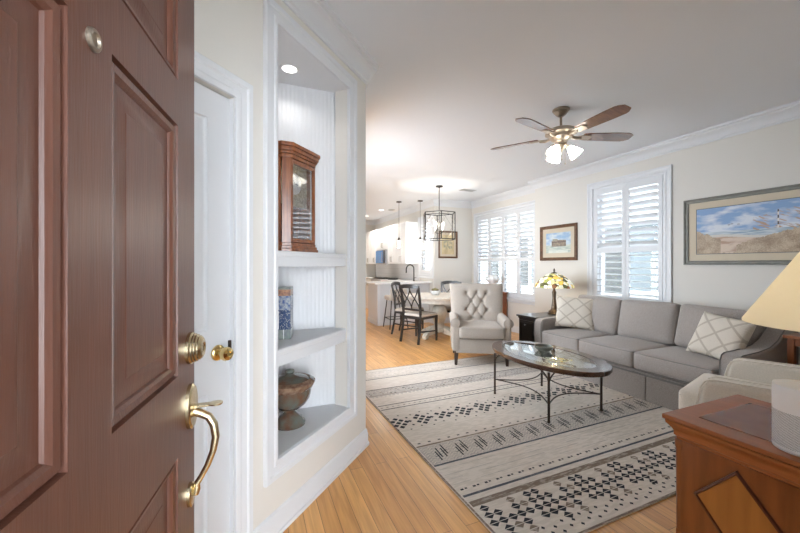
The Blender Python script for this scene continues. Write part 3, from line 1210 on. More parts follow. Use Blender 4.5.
# ticks + brown line
x = 0.05
while x < RW - 0.04:
    rq(x, x + 0.022, Y(2.305), Y(2.318), 1)
    x += 0.083
rq(0.02, RW - 0.02, Y(2.262), Y(2.280), 2)
# herringbone band 2.03..2.255
rq(0.02, RW - 0.02, Y(2.03), Y(2.255), 4, 0.0087)
x = 0.03
k = 0
while x < RW - 0.06:
    for j in range(9):
        y0 = Y(2.035) + j * 0.024
        sh = 0.014 if (k % 2 == 0) else -0.014
        rp([(x, y0), (x + 0.024, y0 + sh), (x + 0.024, y0 + sh + 0.008), (x, y0 + 0.008)], 0, 0.0092)
    x += 0.027
    k += 1
x = 0.10
k = 0
while x < RW - 0.10:
    # pairs of stepped strokes
    o_ = 0.0
    for (dx, y0, y1) in ((0, 0.02, 0.135), (0.022, 0.055, 0.175), (0.055, 0.05, 0.16), (0.077, 0.08, 0.205)):
        rp([(x + dx, Y(2.035) + y0), (x + dx + 0.010, Y(2.035) + y0), (x + dx + 0.018, Y(2.035) + y1), (x + dx + 0.008, Y(2.035) + y1)], 1, 0.0095)
    rp([(x - 0.02, Y(2.035) + 0.07), (x + 0.03, Y(2.035) + 0.085), (x + 0.03, Y(2.035) + 0.09), (x - 0.02, Y(2.035) + 0.075)], 1, 0.0095)
    rp([(x + 0.05, Y(2.035) + 0.11), (x + 0.10, Y(2.035) + 0.125), (x + 0.10, Y(2.035) + 0.13), (x + 0.05, Y(2.035) + 0.115)], 1, 0.0095)
    x += 0.165
    k += 1
rq(0.02, RW - 0.02, Y(2.008), Y(2.026), 3)
for y0, mi in ((1.965, 4), (1.90, 4), (1.855, 4), (1.80, 2)):
    x = 0.03
    while x < RW - 0.2:
        L_ = random.uniform(0.1, 0.5)
        rq(x, min(RW - 0.03, x + L_), Y(y0), Y(y0) + 0.005, 4)
        x += L_ + random.uniform(0.02, 0.3)
x = 0.04
while x < RW - 0.05:
    rq(x, x + 0.02, Y(1.738), Y(1.752), 1)
    rq(x + 0.03, x + 0.045, Y(1.741), Y(1.753), 1)
    x += 0.085
rq(0.02, RW - 0.02, Y(1.680), Y(1.698), 3)
rq(0.02, RW - 0.02, Y(1.595), Y(1.640), 2)
# large split diamonds 1.33..1.57
x = 0.05
k = 0
while x < RW - 0.04:
    cyc = Y(1.455)
    rows = [(i, j) for i in (-1, 0, 1) for j in (-1, 0, 1)] + [(0, 1.95), (-1, 1.95), (1, -1.9)]
    if k % 2:
        rows = [(-1, 0), (0, 0), (0, 1), (0, -1), (1, 0), (0, 1.95), (1, 1), (-1, -1), (0, -1.9)]
    for i, j in rows:
        xx, yy = x + i * 0.057 + j * 0.010, cyc + j * 0.056
        if 0.04 < xx < RW - 0.04:
            diamond(xx, yy, 0.030, 0.026, 1 if (not k % 2 or abs(i) + abs(j) < 1.5) else 2)
    x += 0.175
    k += 1
x = 0.06
k = 0
while x < RW - 0.04:
    diamond(x, Y(1.315) + (0.018 if k % 2 else 0), 0.011, 0.011, 1, False)
    diamond(x + 0.02, Y(1.275) + (0.015 if k % 2 else 0), 0.011, 0.011, 1, False)
    x += 0.062
    k += 1
ro = rug.build('area_rug', [RB, RD, RT, RG, RGs], smooth=0)
ro.location = (1.075, RY0, 0.001)
ro.rotation_euler = (0, 0, R(1.2))
tag(ro, 'large cream area rug with charcoal and taupe bands of diamonds under the coffee table', 'rug')

# ------------------------------------------------------------------ sofa
SX0, SY = 3.92, 2.575
SO = empty('sofa', (SX0, SY, 0), 0, 'long grey three seat sofa with skirt standing under the shuttered window', 'sofa')
hl = 1.075
AW = 0.14
b = MB()
b.box(-0.46, 0.42, -hl + 0.01, hl - 0.01, 0.10, 0.28)
b.box(0.22, 0.44, -hl + 0.02, hl - 0.02, 0.28, 0.80)
b.build('frame', M_sofa, SO, bevel=0.02)
# skirt
b = MB()
ys = [-hl + 0.0, -0.36, 0.36, hl]
for y0, y1 in zip(ys, ys[1:]):
    b.prism([(-0.478, 0.012), (-0.470, 0.25), (-0.462, 0.25), (-0.466, 0.012)], 'y', y0 + 0.004, y1 - 0.004)
for sgn in (-1, 1):
    b.box(-0.46, 0.43, sgn * hl - 0.006, sgn * hl + 0.006, 0.012, 0.25)
b.build('skirt', M_sofa, SO, smooth=0)
b = MB()
b.box(-0.482, -0.470, -hl, hl, 0.245, 0.258)
b.build('skirt_welt', M_welt, SO, smooth=0)
# arms
armp = [(-0.47, 0.25), (-0.49, 0.40), (-0.485, 0.54), (-0.46, 0.585), (-0.42, 0.598), (-0.20, 0.605), (-0.02, 0.625), (0.10, 0.67), (0.20, 0.74), (0.30, 0.82), (0.40, 0.86), (0.44, 0.85), (0.44, 0.25)]
for sgn in (-1, 1):
    b = MB()
    y0, y1 = sorted((sgn * hl, sgn * (hl - AW)))
    b.prism(armp, 'y', y0, y1)
    am = b.build('arm', M_sofa, SO, bevel=0.022, bseg=3)
    b = MB()
    for yy in (y0 + 0.012, y1 - 0.012):
        b.tube([(p[0], yy, p[1] + 0.0) for p in armp[:12]], 0.0045, 6)
    b.build('welt', M_welt, am)
seat_edges = [-0.915, -0.255, 0.372, 0.925]
for y0, y1 in zip(seat_edges, seat_edges[1:]):
    b = MB()
    b.cushion((-0.16, (y0 + y1) / 2, 0.375), (0.345, (y1 - y0) / 2 - 0.002, 0.088), 0.03, bz=0.022, bx=0.01)
    cu = b.build('seat_cushion', M_sofa, SO, doubles=True)
    b = MB()
    xf = -0.16 - 0.345
    ym, yM = y0 + 0.02, y1 - 0.02
    for zz in (0.375 + 0.074, 0.375 - 0.074):
        b.tube([(0.1, ym - 0.016, zz), (xf + 0.03, ym - 0.016, zz), (xf + 0.008, ym, zz), (xf - 0.0015, (ym + yM) / 2, zz), (xf + 0.008, yM, zz), (xf + 0.03, yM + 0.016, zz), (0.1, yM + 0.016, zz)], 0.0045, 6)
    b.build('welt', M_welt, cu)
bk = [-0.925, -0.30, 0.32, 0.94]
for k, (y0, y1) in enumerate(zip(bk, bk[1:])):
    b = MB()
    b.M = Matrix.Translation((0.165, (y0 + y1) / 2, 0.672)) @ Matrix.Rotation(R(13), 4, 'Y') @ Matrix.Rotation(R((2, -1.5, 2)[k]), 4, 'X')
    b.cushion((0, 0, 0), (0.085, (y1 - y0) / 2 - 0.004, 0.218), 0.045, bx=0.05, bz=0.008, by=0.004)
    bc = b.build('back_cushion', M_sofa, SO, doubles=True)


def pillow(name, loc, rot, w_, h_, t_, material, label, cat, group):
    b = MB()
    n = 26
    for sg in (1, -1):
        g = []
        for i in range(n + 1):
            row = []
            for j in range(n + 1):
                u, v_ = -1 + 2 * i / n, -1 + 2 * j / n
                uu = u * (1 - 0.07 * (1 - v_ * v_) * abs(u))
                vv = v_ * (1 - 0.07 * (1 - u * u) * abs(v_))
                th = t_ * (max(0, (1 - u ** 4) * (1 - v_ ** 4))) ** 0.55
                th += 0.004 * noise.noise(Vector((u * 3, v_ * 3, sg * 2 + loc[1]))) * (1 - u * u) * (1 - v_ * v_)
                row.append(b.v((uu * w_, sg * th, vv * h_)))
            g.append(row)
        for i in range(n):
            for j in range(n):
                b.face([g[i][j], g[i + 1][j], g[i + 1][j + 1], g[i][j + 1]])
    # fringe
    o = b.build(name, material, None, doubles=True, smooth=60)
    o.location = loc
    o.rotation_euler = rot
    return tag(o, label, cat, group)


pillow('throw_pillow', (3.86, 3.37, 0.685), (R(-20), R(3), R(-52)), 0.235, 0.21, 0.065, M_pillow, 'cream lattice throw pillow against the far sofa arm beside the stained glass lamp', 'pillow', 'throw pillows on the sofa')
pillow('throw_pillow', (3.80, 1.80, 0.665), (R(-26), R(5), R(-100)), 0.215, 0.205, 0.07, M_pillow, 'cream lattice throw pillow at the near right sofa arm below the beach picture', 'pillow', 'throw pillows on the sofa')

# ------------------------------------------------------------------ tufted armchair
AC = empty('armchair', (2.875, 4.09, 0.0), R(-29), 'beige armchair with diamond tufted back and dark tapered legs beside the coffee table', 'armchair')
b = MB()
b.box(-0.33, 0.33, -0.36, 0.32, 0.155, 0.345)
b.build('seat_base', M_beige, AC, bevel=0.02)
b = MB()
b.cushion((0, -0.08, 0.425), (0.282, 0.325, 0.072), 0.028, bz=0.018, by=0.008)
sc = b.build('seat_cushion', M_beige, AC, doubles=True)
b = MB()
for zz in (0.484, 0.366):
    b.tube([(-0.278, 0.2, zz), (-0.278, -0.38, zz), (-0.262, -0.402, zz), (0, -0.411, zz), (0.262, -0.402, zz), (0.278, -0.38, zz), (0.278, 0.2, zz)], 0.004, 6)
b.build('welt', M_beige, sc)
for sg in (-1, 1):
    b = MB()
    b.cushion((sg * 0.322, -0.02, 0.37), (0.05, 0.35, 0.19), 0.03)
    am = b.build('arm', M_beige, AC, doubles=True)
    b = MB()
    # rolled top
    ring = [(sg * 0.345, 0.535)]
    b.tube([(sg * 0.332, -0.378, 0.545), (sg * 0.332, -0.37, 0.545), (sg * 0.332, 0.10, 0.55), (sg * 0.332, 0.30, 0.56)], [0.052, 0.060, 0.060, 0.058], 20)
    b.build('arm_roll', M_beige, am, smooth=50)
    b = MB()
    b.tube([(sg * 0.332 + 0.06 * math.cos(t * PI / 12), -0.379, 0.545 + 0.06 * math.sin(t * PI / 12)) for t in range(-3, 16)] +
           [(sg * 0.332 - sg * 0.0 - 0.05, -0.372, 0.45), (sg * 0.332 - 0.05, -0.37, 0.22)], 0.0035, 6)
    b.build('welt', M_beige, am)
# back with tufting
btn = []
for r_, zz in enumerate((0.545, 0.655, 0.775, 0.885)):
    for xx in ((-0.072, 0.072) if r_ % 2 == 0 else (-0.145, 0, 0.145)):
        btn.append((xx, zz))
b = MB()
nx, nz = 54, 60


def backpt(u, v_):
    zz = 0.40 + v_ * 0.61
    hw = 0.350 + 0.035 * v_
    xx = u * hw
    lean = 0.16 + 0.20 * v_
    e_ = max(0, (1 - abs(u) ** 6)) * max(0, (1 - abs(2 * v_ - 1) ** 8))
    d = 0.07 * e_ ** 0.4
    dip = 0
    for bx_, bz_ in btn:
        dd = math.hypot(xx - bx_, zz - bz_)
        dip += 0.030 * math.exp(-(dd / 0.020) ** 2) + 0.016 * math.exp(-(dd / 0.055) ** 2)
    cre = 0
    for i_, (ax_, az_) in enumerate(btn):
        for (cx_, cz_) in btn[i_ + 1:]:
            L = math.hypot(ax_ - cx_, az_ - cz_)
            if L < 0.16 and abs(az_ - cz_) > 0.05:
                t = max(0, min(1, ((xx - ax_) * (cx_ - ax_) + (zz - az_) * (cz_ - az_)) / L ** 2))
                dd = math.hypot(xx - ax_ - t * (cx_ - ax_), zz - az_ - t * (cz_ - az_))
                cre = max(cre, 0.016 * math.exp(-(dd / 0.012) ** 2))
    d -= (dip + cre) * min(1, e_ * 1.2)
    zc = zz
    if v_ > 0.8:
        zc = zz - 0.012 * (u * u) * 0 + 0.010 * (1 - u * u)
    return (xx, lean - d, zc)


g = [[b.v(backpt(-1 + 2 * i / nx, j / nz)) for j in range(nz + 1)] for i in range(nx + 1)]
for i in range(nx):
    for j in range(nz):
        b.face([g[i][j], g[i + 1][j], g[i + 1][j + 1], g[i][j + 1]])
h2 = [[b.v((p[0], p[1] + 0.10 * (1 if 0 < i < nx and 0 < j < nz else 0.001) + 0.10 * 0, p[2])) for j, p in enumerate([backpt(-1 + 2 * i / nx, jj / nz) for jj in range(nz + 1)])] for i in (0, nx)]
# simple closed rear shell
rs = []
for (u, v_) in ((-1, 0), (1, 0), (1, 1), (-1, 1)):
    p = backpt(u, v_)
    rs.append((p[0], p[1] + 0.10, p[2]))
rv = [b.v(p) for p in rs]
b.face(rv)
edge = [g[i][0] for i in range(nx + 1)]
b.face([rv[1], rv[0]] + edge)
edge = [g[i][nz] for i in range(nx + 1)]
b.face([rv[3], rv[2]] + edge[::-1])
b.face([rv[0], rv[3]] + [g[0][j] for j in range(nz, -1, -1)])
b.face([rv[2], rv[1]] + [g[nx][j] for j in range(nz + 1)])
bo = b.build('backrest', M_beige, AC, smooth=50)
for bx_, bz_ in btn:
    v_ = (bz_ - 0.40) / 0.61
    u = bx_ / (0.350 + 0.035 * v_)
    p = backpt(u, v_)
    q = MB()
    q.M = Matrix.Translation((p[0], p[1] - 0.001, p[2])) @ Matrix.Rotation(PI / 2, 4, 'X')
    q.lathe([(0.011, -0.004), (0.010, 0.003), (0.006, 0.006), (0.0001, 0.007)], seg=14)
    q.build('tuft_button', M_beige, bo)
for sx in (-1, 1):
    for sy in (-1, 1):
        q = MB()
        q.bar((sx * 0.315, sy * 0.30 - 0.02, 0.185), (sx * 0.322, sy * 0.315 - 0.02, 0.001), 0.056, 0.056, up=(0, 1, 0), w1=0.034, h1=0.034)
        q.build('leg', M_espresso, AC, bevel=0.004)
for o in AC.children:
    pass
AC.location.z = 0.0105

# ------------------------------------------------------------------ coffee table
CT = empty('coffee_table', (2.55, 2.566, 0.0), 0, 'oval coffee table with glass centre and curved iron legs on the rug', 'coffee table')
a_, b_ = 0.375, 0.625
HT = 0.455
N = 72


def ell(ra, rb, z):
    return [(ra * math.cos(2 * PI * i / N), rb * math.sin(2 * PI * i / N), z) for i in range(N)]


b = MB()
vr = [ell(a_ - 0.02, b_ - 0.02, HT - 0.046), ell(a_ - 0.012, b_ - 0.012, HT - 0.042), ell(a_ - 0.012, b_ - 0.012, HT - 0.032), ell(a_, b_, HT - 0.026), ell(a_, b_, HT - 0.004), ell(a_ - 0.006, b_ - 0.006, HT),
      ell(a_ - 0.095, b_ - 0.115, HT), ell(a_ - 0.10, b_ - 0.12, HT - 0.004), ell(a_ - 0.10, b_ - 0.12, HT - 0.046)]
vv = [[b.v(p) for p in r_] for r_ in vr]
for i in range(len(vv)):
    A_, B_ = vv[i], vv[(i + 1) % len(vv)]
    for k in range(N):
        b.face([A_[k], A_[(k + 1) % N], B_[(k + 1) % N], B_[k]])
b.build('rim', M_tablewood, CT, smooth=30)
b = MB()
b.loops([ell(a_ - 0.1005, b_ - 0.1205, HT - 0.010), ell(a_ - 0.1005, b_ - 0.1205, HT - 0.003), ell(a_ - 0.12, b_ - 0.14, HT - 0.001)])
b.build('glass_top', M_tglass, CT, smooth=20)
LX, LY = 0.305, 0.35
legs = [(-LX, -LY), (LX, -LY), (LX, LY), (-LX, LY)]
for (lx, ly) in legs:
    q = MB()
    q.tube([(lx, ly, HT - 0.046), (lx, ly, 0.0)], 0.0105, 10)
    q.lathe([(0.012, 0), (0.013, 0.008), (0.0105, 0.012)], (lx, ly, 0), 12)
    # braces near the top
    for dx, dy in ((-math.copysign(0.11, lx), 0), (0, -math.copysign(0.11, ly))):
        pts = []
        for k in range(7):
            t = k / 6 * PI / 2
            pts.append((lx + dx * (1 - math.cos(t)), ly + dy * (1 - math.cos(t)), HT - 0.046 - 0.11 * (1 - math.sin(t))))
        q.tube(pts, 0.006, 8)
    q.build('leg', M_iron, CT, smooth=50)
# curved stretchers bowing inward
for (p, q_) in ((legs[0], legs[3]), (legs[1], legs[2]), (legs[0], legs[1]), (legs[3], legs[2])):
    b = MB()
    pts = []
    for k in range(17):
        t = k / 16
        x = p[0] + (q_[0] - p[0]) * t
        y = p[1] + (q_[1] - p[1]) * t
        bow = 0.13 * math.sin(PI * t)
        if p[0] == q_[0]:
            x -= math.copysign(bow, p[0])
        else:
            y -= math.copysign(bow, p[1])
        pts.append((x, y, 0.145))
    b.tube(pts, 0.006, 8)
    b.build('stretcher', M_iron, CT, smooth=50)
CT.location.z = 0.0105
b = MB()
b.lathe([(0.045, 0), (0.055, 0.004), (0.080, 0.026), (0.088, 0.050), (0.083, 0.050), (0.074, 0.028), (0.050, 0.010), (0.0001, 0.008)], seg=32)
o = b.build('bowl', M_bowl, smooth=40)
o.location = (2.62, 2.65, HT + 0.0105)
tag(o, 'dark grey glazed bowl on the glass of the coffee table', 'bowl')

# ------------------------------------------------------------------ black end table and stained glass lamp
ET = empty('end_table', (3.79, 3.80, 0), 0, 'black end table with small silver knob between tufted armchair and sofa', 'end table')
ex0, ex1, ey0, ey1 = -0.31, 0.30, -0.13, 0.24
b = MB()
b.box(ex0, ex1, ey0, ey1, 0.575, 0.60)
b.build('top', M_blackwood, ET, bevel=0.006)
b = MB()
b.box(ex0 + 0.03, ex1 - 0.03, ey0 + 0.025, ey1 - 0.025, 0.06, 0.575)
b.box(ex0 + 0.02, ex1 - 0.02, ey0 + 0.015, ey1 - 0.015, 0.55, 0.575)
b.box(ex0 + 0.02, ex1 - 0.02, ey0 + 0.015, ey1 - 0.015, 0.0, 0.06)
b.build('body', M_blackwood, ET, bevel=0.003)
b = MB()
b.M = Matrix.Translation((ex0 + 0.03, 0, 0)) @ Matrix.Rotation(-PI / 2, 4, 'Z') @ Matrix.Rotation(PI, 4, 'Z')
b.box(ey0 + 0.05, ey1 - 0.05, 0.0, 0.014, 0.09, 0.53)
b.mframe(ey0 + 0.09, ey1 - 0.09, 0.13, 0.49, [(0, 0.014), (0, 0.020), (0.015, 0.022), (0.02, 0.014)])
dd = b.build('door', M_blackwood, ET, smooth=20)
b = MB()
b.M = Matrix.Translation((ex0 + 0.014, 0.06, 0.475)) @ Matrix.Rotation(-PI / 2, 4, 'Y')
b.lathe([(0.005, 0), (0.005, 0.012), (0.012, 0.018), (0.012, 0.024), (0.0001, 0.028)], seg=16)
tag(b.build('knob', M_steel, dd), label='silver knob')
TL = empty('table_lamp', (3.99, 3.84, 0.6), 0, 'stained glass table lamp with amber floral shade on black end table', 'lamp')
b = MB()
b.lathe([(0.088, 0), (0.092, 0.012), (0.075, 0.025), (0.078, 0.038), (0.055, 0.055), (0.042, 0.075), (0.036, 0.11), (0.028, 0.16), (0.022, 0.22), (0.026, 0.28), (0.030, 0.31), (0.020, 0.335), (0.014, 0.36), (0.014, 0.40)], seg=24)
b.build('base', M_bronze, TL)
b = MB()
b.lathe([(0.012, 0.40), (0.012, 0.60)], seg=12)
b.lathe([(0.045, 0.578), (0.040, 0.590), (0.014, 0.597), (0.008, 0.61), (0.014, 0.625), (0.006, 0.645), (0.0001, 0.66)], seg=16)
b.build('finial', M_bronze, TL)
b = MB()
seg = 64
prof = [(0.262, 0.385), (0.258, 0.41), (0.245, 0.435), (0.215, 0.475), (0.175, 0.513), (0.12, 0.55), (0.07, 0.573), (0.043, 0.58)]
rings = []
for k, (r_, z_) in enumerate(prof):
    rings.append([(r_ * math.cos(2 * PI * i / seg), r_ * math.sin(2 * PI * i / seg), z_ - (0.008 * abs(math.sin(10 * PI * i / seg)) if k == 0 else 0)) for i in range(seg)])
b.loops(rings, True, False, False)
so = b.build('shade', M_tiff, TL, smooth=60)
sm = so.modifiers.new('thick', 'SOLIDIFY')
sm.thickness = 0.003
lo = point('lamp_bulb', (3.99, 3.84, 1.05), 3, (1, 0.8, 0.5), 0.03)

# ------------------------------------------------------------------ pictures
def painting(parent, x0, x1, z0, z1, y, fn, nx, nz):
    me = bpy.data.meshes.new('print')
    vs = [(x0 + (x1 - x0) * i / nx, y, z0 + (z1 - z0) * j / nz) for j in range(nz + 1) for i in range(nx + 1)]
    fs = [(j * (nx + 1) + i, j * (nx + 1) + i + 1, (j + 1) * (nx + 1) + i + 1, (j + 1) * (nx + 1) + i) for j in range(nz) for i in range(nx)]
    me.from_pydata(vs, [], fs)
    ca = me.color_attributes.new('Col', 'FLOAT_COLOR', 'POINT')
    data = []
    for j in range(nz + 1):
        for i in range(nx + 1):
            data += [*fn(i / nx, j / nz), 1.0]
    ca.data.foreach_set('color', data)
    me.materials.append(M_paint)
    o = bpy.data.objects.new('print', me)
    C.objects.link(o)
    o.parent = parent
    return o


def mixc(a, b, t):
    t = max(0, min(1, t))
    return tuple(x + (y - x) * t for x, y in zip(a, b))


def nz_(x, y, s=1, o=3):
    return noise.fractal(Vector((x * s, y * s, 1.7)), 1.0, 2.0, o)


def beach(u, v):  # generic shore scene
    # u 0 left ..1 right
    u = u * 1.22
    cloud = nz_(u * 5, v * 9, 1, 5)
    sky = mixc((0.20, 0.33, 0.56), (0.62, 0.66, 0.72), 0.55 + cloud * 1.1 - (v - 0.6) * 0.9)
    c = sky
    hz = 0.47
    if v < hz:
        c = mixc((0.22, 0.32, 0.42), (0.62, 0.66, 0.68), 0.4 + 1.2 * nz_(u * 6, v * 60, 1, 3))
    sandtop = 0.38 + 0.03 * math.sin(u * 7)
    if v < sandtop:
        c = mixc((0.60, 0.48, 0.38), (0.38, 0.24, 0.17), 0.4 + 1.2 * nz_(u * 7, v * 16, 1, 4))
        if v > sandtop - 0.05:
            c = (0.58, 0.56, 0.52)
    # dunes with grass
    dl = 0.52 - 0.9 * max(0, u) if u < 0.25 else 0
    dl += 0.04 * nz_(u * 30, 0, 1, 2)
    dr = 0.16 + 0.50 * max(0, (u - 0.40)) ** 0.8 if u > 0.40 else 0
    dr = min(dr, 0.52) + 0.03 * nz_(u * 40, 3, 1, 2) if u > 0.40 else 0
    if v < dl or v < dr:
        t = 0.55 + 0.7 * nz_(u * 140 + v * 60, v * 70, 1, 3) + 0.5 * nz_(u * 8, v * 8, 1, 3)
        c = mixc((0.26, 0.18, 0.12), (0.52, 0.41, 0.29), t)
    # sea oats plumes
    if u > 0.55 and v > 0.45:
        t = nz_(u * 26 + v * 30, (v - u) * 6, 1, 3)
        if t > 0.17 and v < 0.48 + 0.42 * (u - 0.45) + 0.18:
            c = mixc(c, (0.42, 0.28, 0.20), min(1, (t - 0.17) * 6))
    # distant lighthouse
    if abs(u - 0.76) < 0.008 - (v - 0.45) * 0.008 and hz < v < 0.83:
        c = (0.06, 0.05, 0.06) if int((v - 0.47) * 16) % 2 else (0.70, 0.66, 0.62)
    for bu, bv in ((0.33, 0.60), (0.36, 0.615), (0.42, 0.60)):
        if abs(v - bv - abs(u - bu) * 0.5) < 0.008 and abs(u - bu) < 0.012:
            c = (0.2, 0.2, 0.24)
    return c


def boathouse(u, v):
    c = mixc((0.30, 0.44, 0.62), (0.62, 0.68, 0.70), 0.5 + nz_(u * 4, v * 6, 1, 4) - (v - 0.6) * 0.7)
    if v < 0.38:
        c = mixc((0.38, 0.46, 0.42), (0.60, 0.62, 0.55), 0.5 + nz_(u * 6, v * 22, 1, 3))
    if 0.24 < u < 0.82 and 0.32 < v < 0.60 + (0.08 if 0.28 < u < 0.5 else 0.04) - abs(u - 0.55) * 0.08:
        c = mixc((0.34, 0.27, 0.20), (0.16, 0.13, 0.11), 0.4 + nz_(u * 30, v * 10, 1, 2))
        if 0.52 < v < 0.56:
            c = (0.12, 0.09, 0.08)
    if 0.28 < u < 0.46 and 0.58 < v < 0.70:
        c = (0.30, 0.28, 0.22)
    if v < 0.14 and 0.1 < u < 0.9:
        c = mixc(c, (0.8, 0.8, 0.74), 0.5)
    return c


def map_print(u, v):
    c = mixc((0.62, 0.50, 0.30), (0.48, 0.38, 0.22), 0.5 + nz_(u * 3, v * 3, 1, 4))
    if 0.15 < u < 0.85 and 0.25 < v < 0.7:
        c = mixc(c, (0.30, 0.30, 0.22), 0.5 + 1.4 * nz_(u * 9, v * 9, 1, 4))
    return c


def picture(mtx, x0, x1, z0, z1, fw, mw, fn, fm, mm, label, nx=160, nz=80, fillet=True, group=None):
    e = empty('framed_picture', (0, 0, 0), 0, label, 'picture', group)
    e.matrix_world = mtx @ Matrix.Translation(((x0 + x1) / 2, 0, (z0 + z1) / 2))
    hw, hh = (x1 - x0) / 2, (z1 - z0) / 2
    b = MB()
    b.mframe(-hw + fw, hw - fw, -hh + fw, hh - fw, [(0, 0.002), (0, 0.016), (fw * 0.15, 0.018), (fw * 0.3, 0.014), (fw * 0.55, 0.016), (fw * 0.8, 0.028), (fw, 0.028), (fw, 0.002)])
    b.build('frame', fm, e, smooth=20)
    b = MB()
    b.box(-hw + fw * 0.8, hw - fw * 0.8, 0.003, 0.008, -hh + fw * 0.8, hh - fw * 0.8)
    b.build('mat', mm, e, smooth=0)
    ix, iz = hw - fw - mw, hh - fw - mw
    if fillet:
        b = MB()
        b.mframe(-ix, ix, -iz, iz, [(0, 0.008), (0, 0.0102), (0.006, 0.0102), (0.006, 0.008)])
        b.build('fillet', M_matline, e, smooth=0)
    pr = painting(e, ix, -ix, -iz, iz, 0.0092, fn, nx, nz)
    return e


# beach: on the right wall, left edge (from the room) is the larger Y
picture(MR, 1.17, 2.455, 1.30, 2.02, 0.045, 0.075, beach, M_greyframe, M_mat, 'wide framed beach picture with a distant striped lighthouse above the sofa', 300, 130)
picture(MR, 3.88, 4.61, 1.372, 1.935, 0.05, 0.07, boathouse, M_brownframe, M_mat, 'small brown framed waterfront print between the two window groups above the lamp', 120, 90, fillet=False)
MDB = wall_mtx((0, 6.95), PI)
picture(MDB, -4.30, -3.82, 1.456, 2.06, 0.035, 0.05, map_print, M_brownframe, M_mat, 'brown framed sepia print on the dining back wall behind the chandelier', 50, 60, fillet=False)

# ------------------------------------------------------------------ ceiling fan
FX, FY, FZ = 2.64, 2.46, 2.49
CF = empty('ceiling_fan', (FX, FY, CH), 0, 'five blade ceiling fan with walnut blades and lit frosted glass shades', 'ceiling fan')
dz = FZ - CH
b = MB()
b.lathe([(0.074, -0.001), (0.076, -0.010), (0.070, -0.018), (0.062, -0.022), (0.062, -0.030), (0.052, -0.040), (0.048, -0.048), (0.034, -0.060), (0.018, -0.070)], seg=28)
b.build('canopy', M_pewterdark, CF)
b = MB()
b.lathe([(0.011, -0.06), (0.011, dz + 0.07)], seg=12)
b.build('downrod', M_pewterdark, CF)
b = MB()
b.lathe([(0.02, dz + 0.085), (0.05, dz + 0.078), (0.09, dz + 0.070), (0.125, dz + 0.055), (0.138, dz + 0.035), (0.138, dz + 0.02), (0.12, dz + 0.012), (0.105, dz + 0.008), (0.10, dz - 0.015), (0.085, dz - 0.03), (0.06, dz - 0.045), (0.05, dz - 0.06), (0.048, dz - 0.075), (0.02, dz - 0.085)], seg=36)
b.build('motor_housing', M_pewter, CF, smooth=25)
a0 = -1.623
bl_shape = [(0.20, -0.048), (0.24, -0.056), (0.50, -0.068), (0.60, -0.068), (0.625, -0.060), (0.66, -0.034), (0.66, 0.034), (0.625, 0.060), (0.60, 0.068), (0.50, 0.068), (0.24, 0.056), (0.20, 0.048)]
for k in range(5):
    e_ang = a0 + k * 2 * PI / 5
    Mx = Matrix.Translation((0, 0, dz)) @ Matrix.Rotation(e_ang, 4, 'Z') @ Matrix.Rotation(R(-11), 4, 'X')
    q = MB()
    q.M = Mx
    q.prism(bl_shape, 'z', -0.004, 0.004)
    bl = q.build('blade', M_blade, CF, smooth=0)
    q = MB()
    q.M = Mx
    q.prism([(0.085, -0.016), (0.15, -0.012), (0.19, -0.035), (0.27, -0.032), (0.285, 0.0), (0.27, 0.032), (0.19, 0.035), (0.15, 0.012), (0.085, 0.016)], 'z', -0.012, -0.0042)
    q.tube([(0.09, 0, -0.01), (0.14, 0, -0.022), (0.19, 0, -0.014)], 0.010, 8)
    q.build('blade_bracket', M_pewter, bl, smooth=30)
# light kit
b = MB()
b.lathe([(0.05, dz - 0.078), (0.055, dz - 0.09), (0.045, dz - 0.108), (0.02, dz - 0.12), (0.012, dz - 0.14), (0.0001, dz - 0.145)], seg=24)
b.build('light_kit', M_pewter, CF)
for k in range(3):
    ang = R(-165 + 120 * k)
    Mx = Matrix.Translation((0, 0, dz - 0.10)) @ Matrix.Rotation(ang, 4, 'Z')
    q = MB()
    q.M = Mx
    q.tube([(0.03, 0, 0), (0.06, 0, 0.004), (0.075, 0, -0.012)], 0.010, 8)
    arm = q.build('light_arm', M_pewter, CF)
    q = MB()
    q.M = Mx @ Matrix.Translation((0.07, 0, -0.008)) @ Matrix.Rotation(R(-38), 4, 'Y')
    q.lathe([(0.020, 0.0), (0.024, -0.008), (0.033, -0.03), (0.045, -0.06), (0.056, -0.085), (0.062, -0.100)], seg=28)
    sh = q.build('glass_shade', M_fanshade, arm, smooth=60)
    pl = Mx @ Matrix.Translation((0.07, 0, -0.008)) @ Matrix.Rotation(R(-38), 4, 'Y') @ Vector((0, 0, -0.06))
    point('fan_bulb', (FX + pl.x, FY + pl.y, CH + pl.z), 26, (1, 0.96, 0.90), 0.03)
b = MB()
b.tube([(0.03, -0.02, dz - 0.10), (0.03, -0.02, dz - 0.25)], 0.0015, 6)
b.lathe([(0.0001, 0), (0.006, 0.006), (0.0001, 0.02)], (0.03, -0.02, dz - 0.262), 10)
b.tube([(-0.02, -0.03, dz - 0.10), (-0.02, -0.03, dz - 0.22)], 0.0015, 6)
b.lathe([(0.0001, 0), (0.006, 0.006), (0.0001, 0.02)], (-0.02, -0.03, dz - 0.232), 10)
b.build('pull_chains', M_pewter, CF)

# ------------------------------------------------------------------ niche things
# clock
ckx, cky = 0.222, 2.150
CK = empty('mantel_clock', (ckx, cky, 1.3725), R(-133), 'brown wooden case clock with glazed front on upper niche shelf', 'clock')
# local: +y toward the room


def octo(w_, d_, c_):
    return [(-w_, -d_), (w_, -d_), (w_, d_ - c_), (w_ - c_, d_), (-w_ + c_, d_), (-w_, d_ - c_)]


